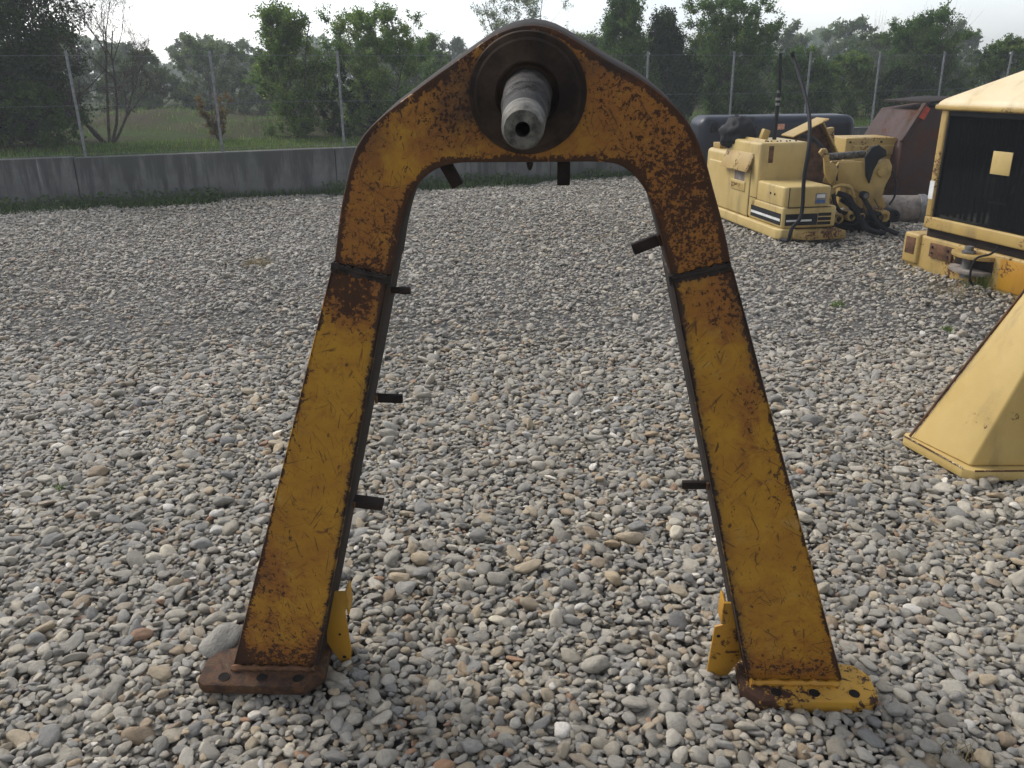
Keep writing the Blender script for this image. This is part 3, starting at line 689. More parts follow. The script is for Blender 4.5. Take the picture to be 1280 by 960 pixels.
# ------------------------------------------------------------------ long navy plastic tank behind
tank = thing('plastic_tank', 'long dark navy rounded plastic tank with latches lying behind the yellow housing', 'tank', (2.46, 11.2, 0), (0, 0, R(2)))
tb = box('body', (0, 0, .38), (2.06, .65, 1.0), M['navy'], tank, .13, 6)
box('body_seam', (.62, -.004, .42), (.635, .3, .99), M['black'], tb, .002, 1)
for x in (.13, .40):
    lt = box('latch', (x, -.03, .80), (x + .10, .02, .93), M['black'], tank, .008); box('latch_lever', (x + .03, -.05, .83), (x + .07, -.025, .95), M['black'], lt, .005)
box('sticker', (.98, -.003, .83), (1.10, .004, .90), M['sticker'], tb, .0005, 1)
for x in (.25, 1.55): box('skid', (x, .05, -.06), (x + .2, .6, .40), M['side'], tank, .01)

# open yellow chute lid, brown inside
lid = thing('open_cover', 'tilted open yellow metal cover with brown rusty inside', 'cover', (3.18, 9.55, 0), (0, 0, R(6)))
prism('inner_panel', [(-.16, .87), (.20, 1.035), (.26, .98), (.50, .62), (.50, .30), (-.1, .30)], .0, .02, M['brown'], lid, 'Y', .003)
prism('top_flange', [(-.18, .865), (.20, 1.04), (.205, 1.055), (-.18, .88)], -.30, .02, M['hood2'], lid, 'Y', .003)
prism('right_flange', [(.20, 1.04), (.215, 1.05), (.53, .56), (.51, .55)], -.10, .022, M['hood2'], lid, 'Y', .003)
box('side_panel', (.36, .03, .05), (.50, .10, .94), M['hood2'], lid, .006, 2, (0, -.16, 0)); box('rear_panel', (-.2, .05, -.05), (.5, .4, .5), M['brown'], lid, .01)

# pressed yellow panel box
pbx = thing('panel_box', 'yellow pressed steel panel box with horizontal ribs beside the dark red bucket', 'steel box', (3.90, 10.0, 0), (0, 0, R(4)))
prism('shell', [(0, -.06), (0, .80), (.60, .80), (.70, .66), (.70, -.06)], .0, .5, M['hood2'], pbx, 'Y', .012, 3)
for z0, z1 in ((.60, .72), (.38, .52), (.14, .30)): box('rib', (.08, -.022, z0), (.60, .02, z1), M['hood2'], pbx, .018, 3)
for x in (.05, .42): lathe('bolt', [(0, .012), (-.012, .012), (-.012, 0)], M['weld'], pbx, 8, 'Y', (x, 0, .755))

# dark red bucket
bk = thing('steel_bucket', 'dark oxide red steel bucket with raised corner behind the dark windowed cab', 'bucket', (4.50, 9.8, 0), (0, 0, R(8)))
prism('side_plate', [(-.02, .05), (-.05, .78), (.17, 1.17), (.26, 1.13), (.62, 1.20), (.75, -.06), (.2, -.06)], .0, .045, M['red'], bk, 'Y', .005)
prism('shell', [(-.05, .0), (.0, .70), (.24, 1.10), (1.0, 1.19), (1.1, -.06), (.2, -.06)], .05, 1.0, M['red'], bk, 'Y', .02, 3)
prism('edge_bar', [(-.065, .78), (.165, 1.185), (.20, 1.165), (-.02, .76)], -.02, .05, M['red'], bk, 'Y', .004)
prism('paint_patch', [(.10, 1.035), (.168, 1.155), (.225, 1.12), (.17, 1.0)], -.024, -.019, M['redbright'], bk, 'Y', .0005, 1)
prism('top_flange', [(.2, 1.175), (.75, 1.215), (.75, 1.24), (.2, 1.20)], -.03, .9, M['side'], bk, 'Y', .004)

# pipe stub
pp = thing('steel_pipe', 'short thick dusty grey steel pipe lying between yellow linkage and cab', 'pipe', (4.02, 9.05, 0), (0, 0, R(-10)))
lathe('tube', [(-.20, .10), (-.20, .138), (.42, .145), (.43, .14), (.43, .10), (.40, .098), (.40, 0)], M['pipe'], pp, 28, 'X', (0, 0, .135))
lathe('collar', [(.34, .146), (.345, .156), (.40, .156), (.405, .146)], M['grey'], pp, 28, 'X', (0, 0, .135))

# ------------------------------------------------------------------ hydraulic linkage beside the housing
LX, LY = 3.02, 8.42
lk = thing('hydraulic_linkage', 'yellow hydraulic linkage plates with grey cylinder rod, black hoses and pins', 'linkage', (LX, LY, 0), (0, 0, R(4)))
s_ = LY / 1040 / .985
def lp(x, y):   # crop position -> local metres in the linkage plane
    fx, fy = 960 + x / 6.4, 160 + y / 6.4
    return ((fx - 1020) * .00802 , (301 - fy) * .00838 - .02)
mp_ = [(540, 400), (565, 365), (760, 365), (820, 430), (862, 385), (930, 352), (975, 355), (1003, 400), (1003, 470), (965, 555), (955, 610), (1002, 705), (960, 735), (890, 640), (880, 730), (830, 735), (790, 610), (700, 560), (620, 560), (520, 525)]
prism('side_plate', [lp(*p) for p in mp_], .0, .035, M['hood2'], lk, 'Y', .006)
prism('side_plate', [lp(p[0] + 30, p[1] + 10) for p in mp_], .25, .285, M['hood2'], lk, 'Y', .006)
ear = [(375, 290), (395, 262), (430, 260), (455, 300), (470, 360), (520, 378), (545, 420), (530, 500), (480, 510), (440, 440), (420, 330)]
prism('ear_plate', [lp(*p) for p in ear], -.06, -.02, M['hood2'], lk, 'Y', .008, 3)
a, b_ = lp(490, 335), lp(810, 318)
tube('cylinder_rod', [(a[0], .12, a[1]), (b_[0], .12, b_[1])], .036, M['chrome'], lk, 16)
lump('rod_knuckle', (lp(870, 300)[0], .05, lp(870, 300)[1]), (.085, .07, .075), M['black'], 21, .35, lk, 3)
prism('rod_end', [lp(*p) for p in [(760, 330), (805, 262), (860, 245), (925, 280), (935, 325), (880, 350), (845, 430), (825, 530), (790, 470)]], -.03, -.003, M['black'], lk, 'Y', .010, 3)
for x, y, r_, m in ((590, 780, .055, 'hood2'), (690, 765, .05, 'hood2'), (560, 790, .06, 'black'), (720, 780, .055, 'black'), (970, 770, .06, 'hood2'), (1045, 770, .065, 'black'), (915, 780, .06, 'black')):
    c = lp(x, y); z = max(c[1], r_ - .03); bs = lathe('pin_boss', [(.10, 0), (.10, r_), (-.07, r_), (-.085, r_ * .85), (-.085, r_ * .45), (-.06, r_ * .42), (-.06, 0)], M[m], lk, 20, 'Y', (c[0], 0, z))
tube('lower_pin', [(lp(560, 790)[0], .05, .05), (lp(1060, 780)[0], .05, .06)], .04, M['black'], lk, 12)
tube('yellow_pipe', spline([(*[lp(505, 545)[0], -.10], lp(505, 545)[1]), (lp(560, 525)[0], -.12, lp(560, 525)[1]), (lp(640, 545)[0], -.12, lp(640, 545)[1]), (lp(680, 620)[0], -.11, lp(680, 620)[1])], 6), .017, M['hood2'], lk, 8)
c = lp(780, 608); gd = lathe('gauge_cap', [(.0, .04), (-.06, .04), (-.07, .034), (-.07, 0)], M['black'], lk, 18, 'Y', (c[0], -.03, c[1])); lathe('gauge_face', [(-.072, .026), (-.0735, .02), (-.0735, 0)], M['grey'], gd, 16, 'Y', (c[0], -.03, c[1]))
c = lp(925, 440); lathe('pivot_cap', [(.0, .055), (-.02, .05), (-.024, .02), (-.024, 0)], M['hood2'], lk, 20, 'Y', (c[0], 0, c[1]))
def hz(name, pts, r, m='black', y=-.1):
    P = [(lp(x, y_)[0], yy, max(lp(x, y_)[1], r - .01)) for x, y_, yy in pts]; return tube(name, spline(P, 6), r, M[m], lk, 8)
hz('hose', [(335, 185, .3), (420, 210, .25), (480, 290, .15), (500, 400, .12)], .022); hz('hose', [(560, 590, -.05), (640, 620, -.1), (700, 720, -.14), (780, 840, -.2), (900, 905, -.3)], .028)
hz('hose', [(760, 600, -.05), (820, 700, -.1), (890, 820, -.18), (1000, 920, -.3)], .024); hz('hose', [(540, 600, -.02), (560, 680, -.06), (620, 735, -.05), (720, 750, -.05)], .02)
hz('hose', [(1000, 430, -.02), (1040, 520, -.03), (1045, 620, -.03), (1015, 690, -.02)], .010); hz('hose', [(575, 375, .02), (550, 420, -.01), (555, 500, -.03)], .008)
hz('hose', [(640, 640, .05), (720, 690, .02), (800, 760, .02), (860, 880, .0)], .035); hz('hose', [(700, 640, .1), (760, 720, .1), (880, 800, .1), (980, 880, .0)], .03)
lathe('ring_clip', [(-.006, .028), (.0, .034), (.006, .028), (.0, .022), (-.006, .028)], M['hood2'], lk, 16, 'Y', (lp(742, 755)[0], -.17, lp(742, 755)[1]))
box('base_block', (.05, .06, -.06), (.74, .30, .09), M['side'], lk, .02)

# ------------------------------------------------------------------ machine cab with dark glass
cab = thing('machine_cab', 'yellow machine cab with bleached roof and dark tinted side window resting on gravel', 'machine cab', (3.306, 6.873, 0), (0, 0, R(-76.66)))
CY = M['hood2']; W = 1.35
ch = box('chassis', (-.03, .012, -.06), (2.1, W, .262), CY, cab, .02, 3)
box('end_cap', (-.055, -.012, .02), (.13, .35, .268), CY, cab, .022, 3)
rp1 = box('rust_plate', (.25, -.004, .115), (.50, .03, .225), M['brown'], ch, .004, 2); box('rust_plate', (-.02, -.016, .10), (.09, -.008, .235), M['brown'], ch, .003, 2)
for x, z in ((.285, .15), (.285, .195), (.46, .15), (.46, .195)): lathe('bolt', [(.0, .010), (-.012, .009), (-.012, 0)], M['weld'], rp1, 6, 'Y', (x, -.002, z))
box('sill', (.15, .03, .258), (2.05, W - .05, .335), M['side'], cab, .01)
box('lower_rail', (.145, -.012, .332), (2.05, .07, .425), CY, cab, .012, 3)
box('front_pillar', (.145, -.010, .42), (.215, .075, 1.235), CY, cab, .016, 3); box('front_pillar', (.145, W - .1, .42), (.215, W - .02, 1.235), CY, cab, .016, 3)
box('rear_pillar', (1.96, -.010, .42), (2.04, .075, 1.235), CY, cab, .016, 3); box('rear_pillar', (1.96, W - .1, .42), (2.04, W - .02, 1.235), CY, cab, .016, 3)
box('window_frame', (.214, .002, 1.19), (1.962, .06, 1.235), M['black'], cab, .006); box('window_frame', (.214, .002, .424), (.232, .06, 1.19), M['black'], cab, .004)
box('side_window', (.232, .012, .424), (1.962, .020, 1.192), M['glass'], cab, .001, 1)
box('front_window', (.175, .075, .43), (.183, W - .1, 1.23), M['glass'], cab, .001, 1)
box('far_wall', (.22, W - .08, .34), (2.0, W - .05, 1.235), M['black'], cab, .004); box('rear_wall', (1.99, .08, .34), (2.02, W - .1, 1.235), M['black'], cab, .004)
st_ = box('seat', (.95, .45, .34), (1.45, .95, .58), M['black'], cab, .05, 3); box('seat_back', (1.40, .47, .50), (1.52, .93, 1.08), M['black'], st_, .05, 3)
con = box('console', (.35, .42, .34), (.60, .9, .78), M['black'], cab, .04, 3); tube('lever', [(.62, .3, .4), (.66, .26, .62), (.74, .24, .72)], .012, M['grey'], con, 8)
for i in range(22): tube('grille_bar', [(.28 + i * .062, .09 + .006 * (i % 3), .43), (.283 + i * .062, .085, .8), (.28 + i * .062, .09, 1.2)], .011 + .004 * (i % 2), M['grille'], cab, 6)
for z in (.62, .98): tube('grille_bar', [(.24, .105, z), (1.95, .105, z)], .008, M['grille'], cab, 6)
box('placard', (.72, .004, .81), (.90, .0105, .97), M['hood'], cab, .003); lump('dark_bundle', (.98, .10, 1.05), (.12, .05, .07), M['black'], 9, .4, cab, 3)
tube('grab_handle', [(.70, .06, .60), (.78, .05, .605), (.86, .06, .60)], .012, M['grey'], cab, 8)
# roof: lip and hipped shell
bm = bmesh.new(); lo = [(.10, -.03), (2.1, -.03), (2.1, W), (.10, W)]; up = [(.80, .34), (1.7, .34), (1.7, 1.0), (.80, 1.0)]
r0 = [bm.verts.new((x, y, 1.228)) for x, y in lo]; r1 = [bm.verts.new((x, y, 1.295)) for x, y in lo]; r2 = [bm.verts.new((x, y, 1.60)) for x, y in up]
bm.faces.new(r0); bm.faces.new(r2)
for A, B in ((r0, r1), (r1, r2)):
    for i in range(4): bm.faces.new((A[i], A[(i + 1) % 4], B[(i + 1) % 4], B[i]))
bmesh.ops.recalc_face_normals(bm, faces=bm.faces[:]); bev(bm, .03, 4)
link('roof', bm_mesh('roof', bm, M['cream'], True, 50), cab)
box('roof_lip', (.095, -.036, 1.232), (2.1, .02, 1.272), CY, cab, .014, 3)
box('door_tag', (.15, -.0125, .56), (.20, -.0095, .70), M['white'], cab, .0005, 1)
# hinge bracket on the chassis
def half_disc(cx, r, n=14): return [(cx - r, .02)] + [(cx + r * math.cos(t), -r * .62 * math.sin(t)) for t in np.linspace(math.pi, 0, n)] + [(cx + r, .02)]
hg = prism('hinge_plate', half_disc(.72, .19), .20, .232, CY, cab, 'Z', .005); prism('hinge_plate', half_disc(.72, .19), .085, .117, M['pipe'], cab, 'Z', .005)
lathe('hinge_pin', [(.05, 0), (.05, .035), (.20, .035), (.232, .05), (.25, .05), (.252, .03), (.285, .03), (.287, 0)], M['grey'], cab, 12, 'Z', (.72, -.05, 0))
box('hinge_recess', (.53, .006, .117), (.91, .03, .20), M['side'], cab, .002)
tube('cable', spline([(.98, -.04, .33), (.94, -.06, .27), (.87, -.12, .22), (.85, -.12, .08), (.86, -.09, .02)], 6), .008, M['black'], cab, 8)
box('rust_panel', (.98, -.002, .02), (1.25, .02, .24), M['bracket'], cab, .004)

# ------------------------------------------------------------------ second yellow support leg on the right
sup = thing('box_support', 'yellow tapered box section support leg with flanged foot leaning over gravel', 'support leg', (0, 0, 0))
def loft(name, A, B, mat, parent, b=.006):
    bm = bmesh.new(); a = [bm.verts.new(p) for p in A]; c = [bm.verts.new(p) for p in B]; n = len(a)
    bm.faces.new(a); bm.faces.new(c)
    for i in range(n): bm.faces.new((a[i], a[(i + 1) % n], c[(i + 1) % n], c[i]))
    bmesh.ops.recalc_face_normals(bm, faces=bm.faces[:]); bev(bm, b, 3)
    return link(name, bm_mesh(name, bm, mat, True, 35), parent)
def skew(v): return v
prism('foot_plate', [(1.675, 3.26), (1.765, 2.945), (1.80, 2.915), (2.42, 2.905), (2.46, 3.30), (1.70, 3.30)], .0, .042, M['chute'], sup, 'Z', .006)
loft('leg', [(1.695, 3.245, .043), (1.80, 2.955, .043), (2.38, 2.945, .043), (2.42, 3.27, .043)], [(2.20, 3.20, 1.00), (2.165, 3.00, 1.00), (2.60, 2.985, 1.00), (2.60, 3.2, 1.00)], M['chute'], sup, .012)
loft('top_beam', [(2.15, 2.97, 1.003), (2.15, 3.24, 1.003), (3.10, 3.24, 1.003), (3.10, 2.97, 1.003)], [(2.28, 3.0, 1.22), (2.28, 3.2, 1.22), (3.02, 3.2, 1.22), (3.02, 3.0, 1.22)], M['chute'], sup, .02)
loft('leg', [(2.95, 2.96, .043), (3.45, 2.96, .043), (3.45, 3.27, .043), (2.95, 3.27, .043)], [(2.70, 3.0, 1.0), (3.05, 3.0, 1.0), (3.05, 3.2, 1.0), (2.70, 3.2, 1.0)], M['chute'], sup, .012)
prism('foot_plate', [(2.90, 2.92), (3.52, 2.92), (3.52, 3.30), (2.90, 3.30)], .0, .042, M['chute'], sup, 'Z', .006)
tube('rusty_edge', [(1.694, 3.246, .046), (1.94, 3.224, .51), (2.199, 3.201, .99)], .006, M['brown'], sup, 6)
tube('worn_edge', [(1.765, 2.946, .043), (1.72, 3.10, .044), (1.676, 3.258, .043)], .0035, M['edge2'], sup, 6); tube('worn_edge', [(1.80, 2.916, .043), (2.1, 2.911, .044), (2.41, 2.906, .043)], .0035, M['edge2'], sup, 6)
lathe('boss', [(.0, .03), (-.03, .03), (-.034, .024), (-.034, .012), (.0, .012)], M['brown'], sup, 18, 'Y', (2.06, 2.952, .12))

# ------------------------------------------------------------------ trees and shrubs
M['bark'] = mat_plain('grey_bark', (.075, .062, .05), .9, 0, .5, 30, .6)
M['leaf_dark'] = mat_leaf('dark_leaves', (.016, .032, .009), (.030, .056, .013), (.062, .092, .022), .2)
M['leaf'] = mat_leaf('green_leaves', (.048, .086, .018), (.09, .15, .03), (.18, .22, .05), .45)
M['leaf2'] = mat_leaf('mid_green_leaves', (.036, .072, .018), (.068, .124, .027), (.135, .185, .042), .42)
M['leaf_pale'] = mat_leaf('pale_leaves', (.07, .095, .04), (.12, .15, .06), (.19, .20, .09), .45)
M['leaf_rust'] = mat_leaf('autumn_leaves', (.09, .062, .02), (.15, .10, .03), (.19, .15, .05), .35)
M['leaf_far'] = mat_leaf('distant_leaves', (.048, .076, .028), (.082, .122, .042), (.14, .17, .06), .4)
M['blade'] = mat_leaf('grass_blades', (.06, .105, .02), (.105, .17, .035), (.18, .20, .065), .35)
M['blade_dark'] = mat_leaf('weed_blades', (.028, .055, .012), (.05, .09, .022), (.10, .13, .04), .25)
M['straw'] = mat_leaf('dry_grass', (.16, .12, .06), (.24, .19, .10), (.33, .27, .15), .25)
M['straw_dark'] = mat_leaf('brown_stalks', (.06, .045, .028), (.10, .075, .045), (.16, .12, .07), .2)
class Acc:
    def __init__(s): s.V = []; s.F = []
    def tube(s, pts, rad, n=5):
        o = len(s.V); v_, f_ = tube_np(pts, rad, n); s.V += v_; s.F += [tuple(i + o for i in q) for q in f_]
    def mesh(s, name, mat): return np_mesh(name, np.array([tuple(v_) for v_ in s.V]), np.array(s.F), mat, True)
def leaf_mesh(name, P, D, size, rg, mat, tint, aspect=.62):
    """one folded diamond per leaf"""
    n = len(P); D = D / (np.linalg.norm(D, axis=1)[:, None] + 1e-9)
    U = np.cross(D, rg.normal(size=(n, 3))); U /= np.linalg.norm(U, axis=1)[:, None] + 1e-9; Nn = np.cross(D, U)
    L = (size * rg.uniform(.65, 1.25, n))[:, None]; w = L * aspect * .5
    a = P; b = P + D * L * .5 + U * w + Nn * L * .10; c = P + D * L - Nn * L * .12; d = P + D * L * .5 - U * w + Nn * L * .10
    V = np.stack([a, b, c, d], 1).reshape(-1, 3); F = np.arange(4 * n).reshape(-1, 4)
    me = np_mesh(name, V, F, mat); fattr(me, 'tint', np.repeat(tint, 4)); return me
def build_tree(seed, h, w, base=.1, nclump=70, twigs=7, lpt=22, leaf=.055, mat='leaf', prof=None, up=.5, depth=None, spread=1.0, stems=1):
    rg = np.random.default_rng(seed); acc = Acc(); rw = w / 2; rd = (depth or w) / 2
    prof = prof or (lambda t: math.sin(math.pi * min(1, max(.02, t)) ** .75) ** .6)
    trunks = []
    for s in range(stems):
        lean = rg.normal(0, .05, 2) if stems == 1 else rg.normal(0, .22, 2) * rw
        hh = h * (.93 if s == 0 else rg.uniform(.75, .93))
        pts = [Vector((lean[0] * t * 2 + .03 * math.sin(5 * t + s) * w, lean[1] * t * 2 + .03 * math.cos(4 * t) * w, hh * t)) for t in np.linspace(0, 1, 9)]
        r0 = h * .017 / math.sqrt(stems); acc.tube(pts, [r0 * (1 - .88 * t) + .003 for t in np.linspace(0, 1, 9)], 7); trunks.append((pts, hh))
    LP, LD, LT = [], [], []
    for c in range(int(nclump * 1.45)):
        t = base + (1 - base) * rg.random() ** .9; az = rg.uniform(0, 2 * math.pi); q = math.sqrt(rg.uniform(.05, 1)) * prof((t - base) / (1 - base)) * rg.uniform(.75, 1.12)
        cpos = Vector((rw * q * math.cos(az), rd * q * math.sin(az), h * t))
        pts, hh = trunks[rg.integers(len(trunks))]
        tt = max(.05, min(.97, (cpos.z - up * math.hypot(cpos.x, cpos.y)) / hh)); fi = tt * 8; i0 = min(7, int(fi)); st = pts[i0].lerp(pts[i0 + 1], fi - i0)
        cpos = cpos + Vector((st.x, st.y, 0)) * .6
        br = bez(st, st.lerp(cpos, .5) + Vector((0, 0, -.05 * h * up)), cpos, 4)
        rr = h * .0055 * (1.1 - tt); acc.tube(br, [max(.003, rr * (1 - .7 * i / 4)) for i in range(5)], 4)
        ct = rg.normal(.42, .16); out = Vector((cpos.x, cpos.y, .3 * h * up + .001)).normalized()
        for k_ in range(twigs):
            d = Vector(rg.normal(size=3)) * .8 + out * .55 + Vector((0, 0, up * .9)); d.normalize(); ln = h * rg.uniform(.05, .15) * spread
            tw = [cpos + d * ln * x + Vector((0, 0, .12 * ln * x * x)) for x in (0, .5, 1)]
            if k_ < 4: acc.tube(tw, [.0035, .0025, .0012], 3)
            n = int(lpt * 1.7 * rg.uniform(.6, 1.3)); x = rg.uniform(.05, 1.05, n)
            P = np.array(cpos)[None] + np.outer(x * ln, np.array(d)) + rg.normal(0, .018 * h * spread * .55, (n, 3))
            LP.append(P); LD.append(np.array(d)[None] * .5 + rg.normal(size=(n, 3)) * .8 + np.array([0, 0, -.25])); LT.append(np.clip(ct + rg.normal(0, .16, n), 0, 1))
    LP, LD, LT = np.concatenate(LP), np.concatenate(LD), np.concatenate(LT)
    return acc.mesh('trunk', M['bark']), leaf_mesh('crown', LP, LD, leaf * .8, rg, M[mat], LT)
def place_tree(meshes, name, label, cat, x, y, group=None, rz=0, sc=1.0, z=None):
    t = thing(name, label, cat, (x, y, (fz_world(x, y) if z is None else z) - .02), (0, 0, rz), group); t.scale = (sc,) * 3
    link('trunk', meshes[0], t); link('crown', meshes[1], t); return t
upr = lambda t: (.35 + .65 * math.sin(math.pi * min(1, t * .95 + .12))) * (1 - .45 * t)
bush = lambda t: math.sqrt(max(.03, 1 - t ** 2.2))
cone = lambda t: max(.08, (1 - t) ** .75) * (.75 + .25 * math.sin(18 * t))
GT = 'trees beyond the fence'
place_tree(build_tree(1, 4.2, 2.3, .02, 230, 8, 26, .060, 'leaf_dark', lambda t: .55 + .45 * math.sin(math.pi * min(1, t + .15)) if t < .7 else max(.1, 1.6 * (1.05 - t)), .35), 'dark_tree', 'very dark dense evergreen tree overhanging the fence beside the bare tree', 'tree', -7.72, 13.2, GT)
place_tree(build_tree(2, .95, 1.35, .0, 55, 7, 22, .05, 'leaf2', bush, .5), 'shrub', 'low rounded green shrub at the foot of the very dark tree', 'shrub', -6.95, 12.75, GT)
place_tree(build_tree(3, 1.9, 1.45, .03, 80, 8, 20, .052, 'leaf', upr, .8, stems=3), 'leafy_tree', 'bushy green tree with twin upright tips beside the orange sapling', 'tree', -3.62, 14.6, GT)
place_tree(build_tree(4, 1.95, 1.75, .03, 105, 8, 20, .052, 'leaf', lambda t: .55 + .45 * math.sin(math.pi * (t * .8 + .15)), .75, stems=4), 'leafy_tree', 'broad green tree with ragged top close to the left arm of the rusty frame', 'tree', -2.25, 15.5, GT)
place_tree(build_tree(40, 1.15, 1.3, .0, 45, 7, 20, .05, 'leaf_dark', bush, .5), 'shrub', 'dense dark green shrub filling the gap between two leafy trees', 'shrub', -2.95, 15.1, GT)
place_tree(build_tree(5, 1.75, 1.2, .05, 45, 7, 16, .055, 'leaf', upr, .8), 'leafy_tree', 'small loose green tree showing over the left slope of the rusty frame', 'tree', -1.75, 21.5, GT)
place_tree(build_tree(6, 3.7, 2.6, .2, 70, 7, 15, .075, 'leaf_pale', lambda t: .5 + .5 * math.sin(math.pi * t), .8, stems=2), 'pale_tree', 'pale feathery tree peeking above the top of the rusty frame', 'tree', .65, 30, GT)
place_tree(build_tree(7, 2.3, 1.6, .02, 95, 8, 22, .058, 'leaf2', upr, .8, stems=3), 'leafy_tree', 'tall green tree with pointed top right of the frame hub', 'tree', 2.35, 17.8, GT)
place_tree(build_tree(8, 2.05, 1.4, .02, 85, 8, 22, .058, 'leaf_dark', upr, .7, stems=2), 'leafy_tree', 'dense dark green tree between two taller pointed trees', 'tree', 3.45, 18.3, GT)
place_tree(build_tree(9, 2.35, 1.9, .02, 120, 8, 22, .058, 'leaf2', lambda t: .6 + .4 * math.sin(math.pi * (t * .85 + .1)), .8, stems=4), 'leafy_tree', 'broad many-stemmed green tree behind the clamp pole and tank', 'tree', 4.75, 18.5, GT)
place_tree(build_tree(10, 1.35, 1.7, .0, 75, 8, 22, .055, 'leaf2', bush, .5), 'shrub', 'rounded green shrub behind the navy tank end', 'shrub', 6.3, 19.0, GT)
place_tree(build_tree(11, 1.25, 1.7, .0, 70, 8, 22, .055, 'leaf', bush, .5), 'shrub', 'yellowish green shrub behind the open yellow cover', 'shrub', 7.55, 19.6, GT)
place_tree(build_tree(12, 2.1, 2.1, .0, 110, 8, 22, .057, 'leaf2', lambda t: (.95 - .5 * t), .9, stems=5), 'leafy_tree', 'wide green tree with thin whippy shoots rising behind the red bucket', 'tree', 9.1, 19.6, GT)
place_tree(build_tree(13, 1.55, 1.9, .0, 85, 8, 22, .057, 'leaf', bush, .6), 'shrub', 'bright green shrub rising behind the cab roof', 'shrub', 10.7, 19.3, GT)
place_tree(build_tree(14, 1.9, 2.4, .0, 100, 8, 22, .06, 'leaf2', bush, .6), 'leafy_tree', 'green tree past the far side of the bleached cab roof', 'tree', 12.7, 20.3, GT)
place_tree(build_tree(15, 1.0, 1.5, .0, 50, 7, 22, .055, 'leaf_dark', bush, .5), 'shrub', 'low dark shrub in front of the wide whippy tree', 'shrub', 8.4, 18.6, GT)
place_tree(build_tree(16, 1.3, 1.6, .0, 60, 7, 22, .055, 'leaf2', bush, .5), 'shrub', 'mid green shrub hidden behind the right shoulder of the rusty frame', 'shrub', 1.2, 18.0, GT)
place_tree(build_tree(17, .68, .62, .12, 26, 5, 7, .048, 'leaf_rust', lambda t: .4 + .6 * t, 1.2, stems=4), 'sapling', 'small orange leaved sapling beside a fence post', 'sapling', -4.72, 14.0, GT)
# whippy bare shoots over the wide tree
def whip(seed, h, n, spread, r=.006):
    rg = np.random.default_rng(seed); acc = Acc()
    for i in range(n):
        d = Vector((rg.normal(0, spread), rg.normal(0, spread), 1)).normalized(); L_ = h * rg.uniform(.6, 1); p0 = Vector((rg.normal(0, .10), rg.normal(0, .1), 0))
        pts = [p0 + d * L_ * t + Vector((.05 * math.sin(3 * t + i), .05 * math.cos(2 * t + i), 0)) * t for t in np.linspace(0, 1, 6)]; acc.tube(pts, [r * (1 - .85 * t) for t in np.linspace(0, 1, 6)], 4)
        for j in range(5):
            t = rg.uniform(.35, .95); b0 = p0 + d * L_ * t; dd = (d + Vector(rg.normal(0, .45, 3))).normalized(); acc.tube([b0, b0 + dd * .1 * h, b0 + dd * .19 * h + Vector((0, 0, .02 * h))], [r * .4, r * .3, r * .12], 3)
    return acc.mesh('stem', M['bark'])
for x, y, h, n, sprd, lab in ((7.95, 19.2, 2.25, 9, .07, 'clump of bare whippy shoots standing above the yellowish shrub'), (9.3, 19.2, 2.5, 16, .14, 'bare thin shoots sticking out of the wide green tree')):
    t = thing('bare_shoots', lab, 'shoots', (x, y, fz_world(x, y) - .02)); link('stem', whip(int(x * 10), h, n, sprd), t)
# leafless tree
def bare_tree(seed, h):
    rg = np.random.default_rng(seed); acc = Acc()
    def grow(p, d, L_, r, lvl):
        pts = [p]; dd = d.copy(); n = 5
        for i in range(n):
            dd = (dd + Vector(rg.normal(0, .11, 3)) + Vector((0, 0, .05))).normalized(); pts.append(pts[-1] + dd * L_ / n)
        acc.tube(pts, [max(.0015, r * (1 - .65 * i / n)) for i in range(n + 1)], 6 if lvl < 2 else 3)
        if lvl >= 4: return
        for i in range((4, 6, 7, 5)[lvl]):
            t = rg.uniform(.25, 1.0); fi = t * n; j = min(n - 1, int(fi)); q = pts[j].lerp(pts[j + 1], fi - j)
            nd = (dd * .8 + Vector(rg.normal(0, .62, 3)) * Vector((1, .8, .7)).length * .6 + Vector((0, 0, .12))).normalized()
            grow(q, nd, L_ * rg.uniform(.42, .66), r * (1 - .65 * t) * .68, lvl + 1)
    for a, ln in ((-.42, .55), (.28, .62), (-.05, .66), (.55, .42), (-.75, .38)):
        grow(Vector((a * .12, 0, 0)), Vector((a, rg.normal(0, .15), 1)).normalized(), h * ln, .026, 0)
    return acc.mesh('trunk', M['bark'])
t = thing('bare_tree', 'leafless grey tree with many fine twigs behind the fence', 'tree', (-6.28, 13.6, fz_world(-6.28, 13.6) - .03), (0, 0, 0), GT); link('trunk', bare_tree(8, 2.7), t)
# distant row of trees across the field, three meshes shared
farm = [build_tree(60 + i, 2.2, 2.6, .0, 60, 7, 16, .11, 'leaf_far', (lambda t: .55 + .45 * math.sin(math.pi * (t * .8 + .15))) if i % 2 else bush, .7, stems=2 + i) for i in range(3)]
rg = random.Random(21)
for i in range(24):
    x = -18.5 + i * 1.42 + rg.uniform(-.4, .4)
    place_tree(farm[i % 3], 'distant_tree', 'hazy grey green tree in the row across the field', 'tree', x, 25.5 + rg.uniform(-.8, .8) + max(0, x) * .18, 'row of trees across the field', rg.uniform(0, 6), rg.uniform(.62, .88))
for i in range(22):
    x = -34 + i * 3.1 + rg.uniform(-.8, .8)
    place_tree(farm[(i + 1) % 3], 'distant_tree', 'small hazy tree far behind the row across the field', 'tree', x, 42 + rg.uniform(-2, 2), 'far trees behind the row', rg.uniform(0, 6), rg.uniform(1.0, 1.4))
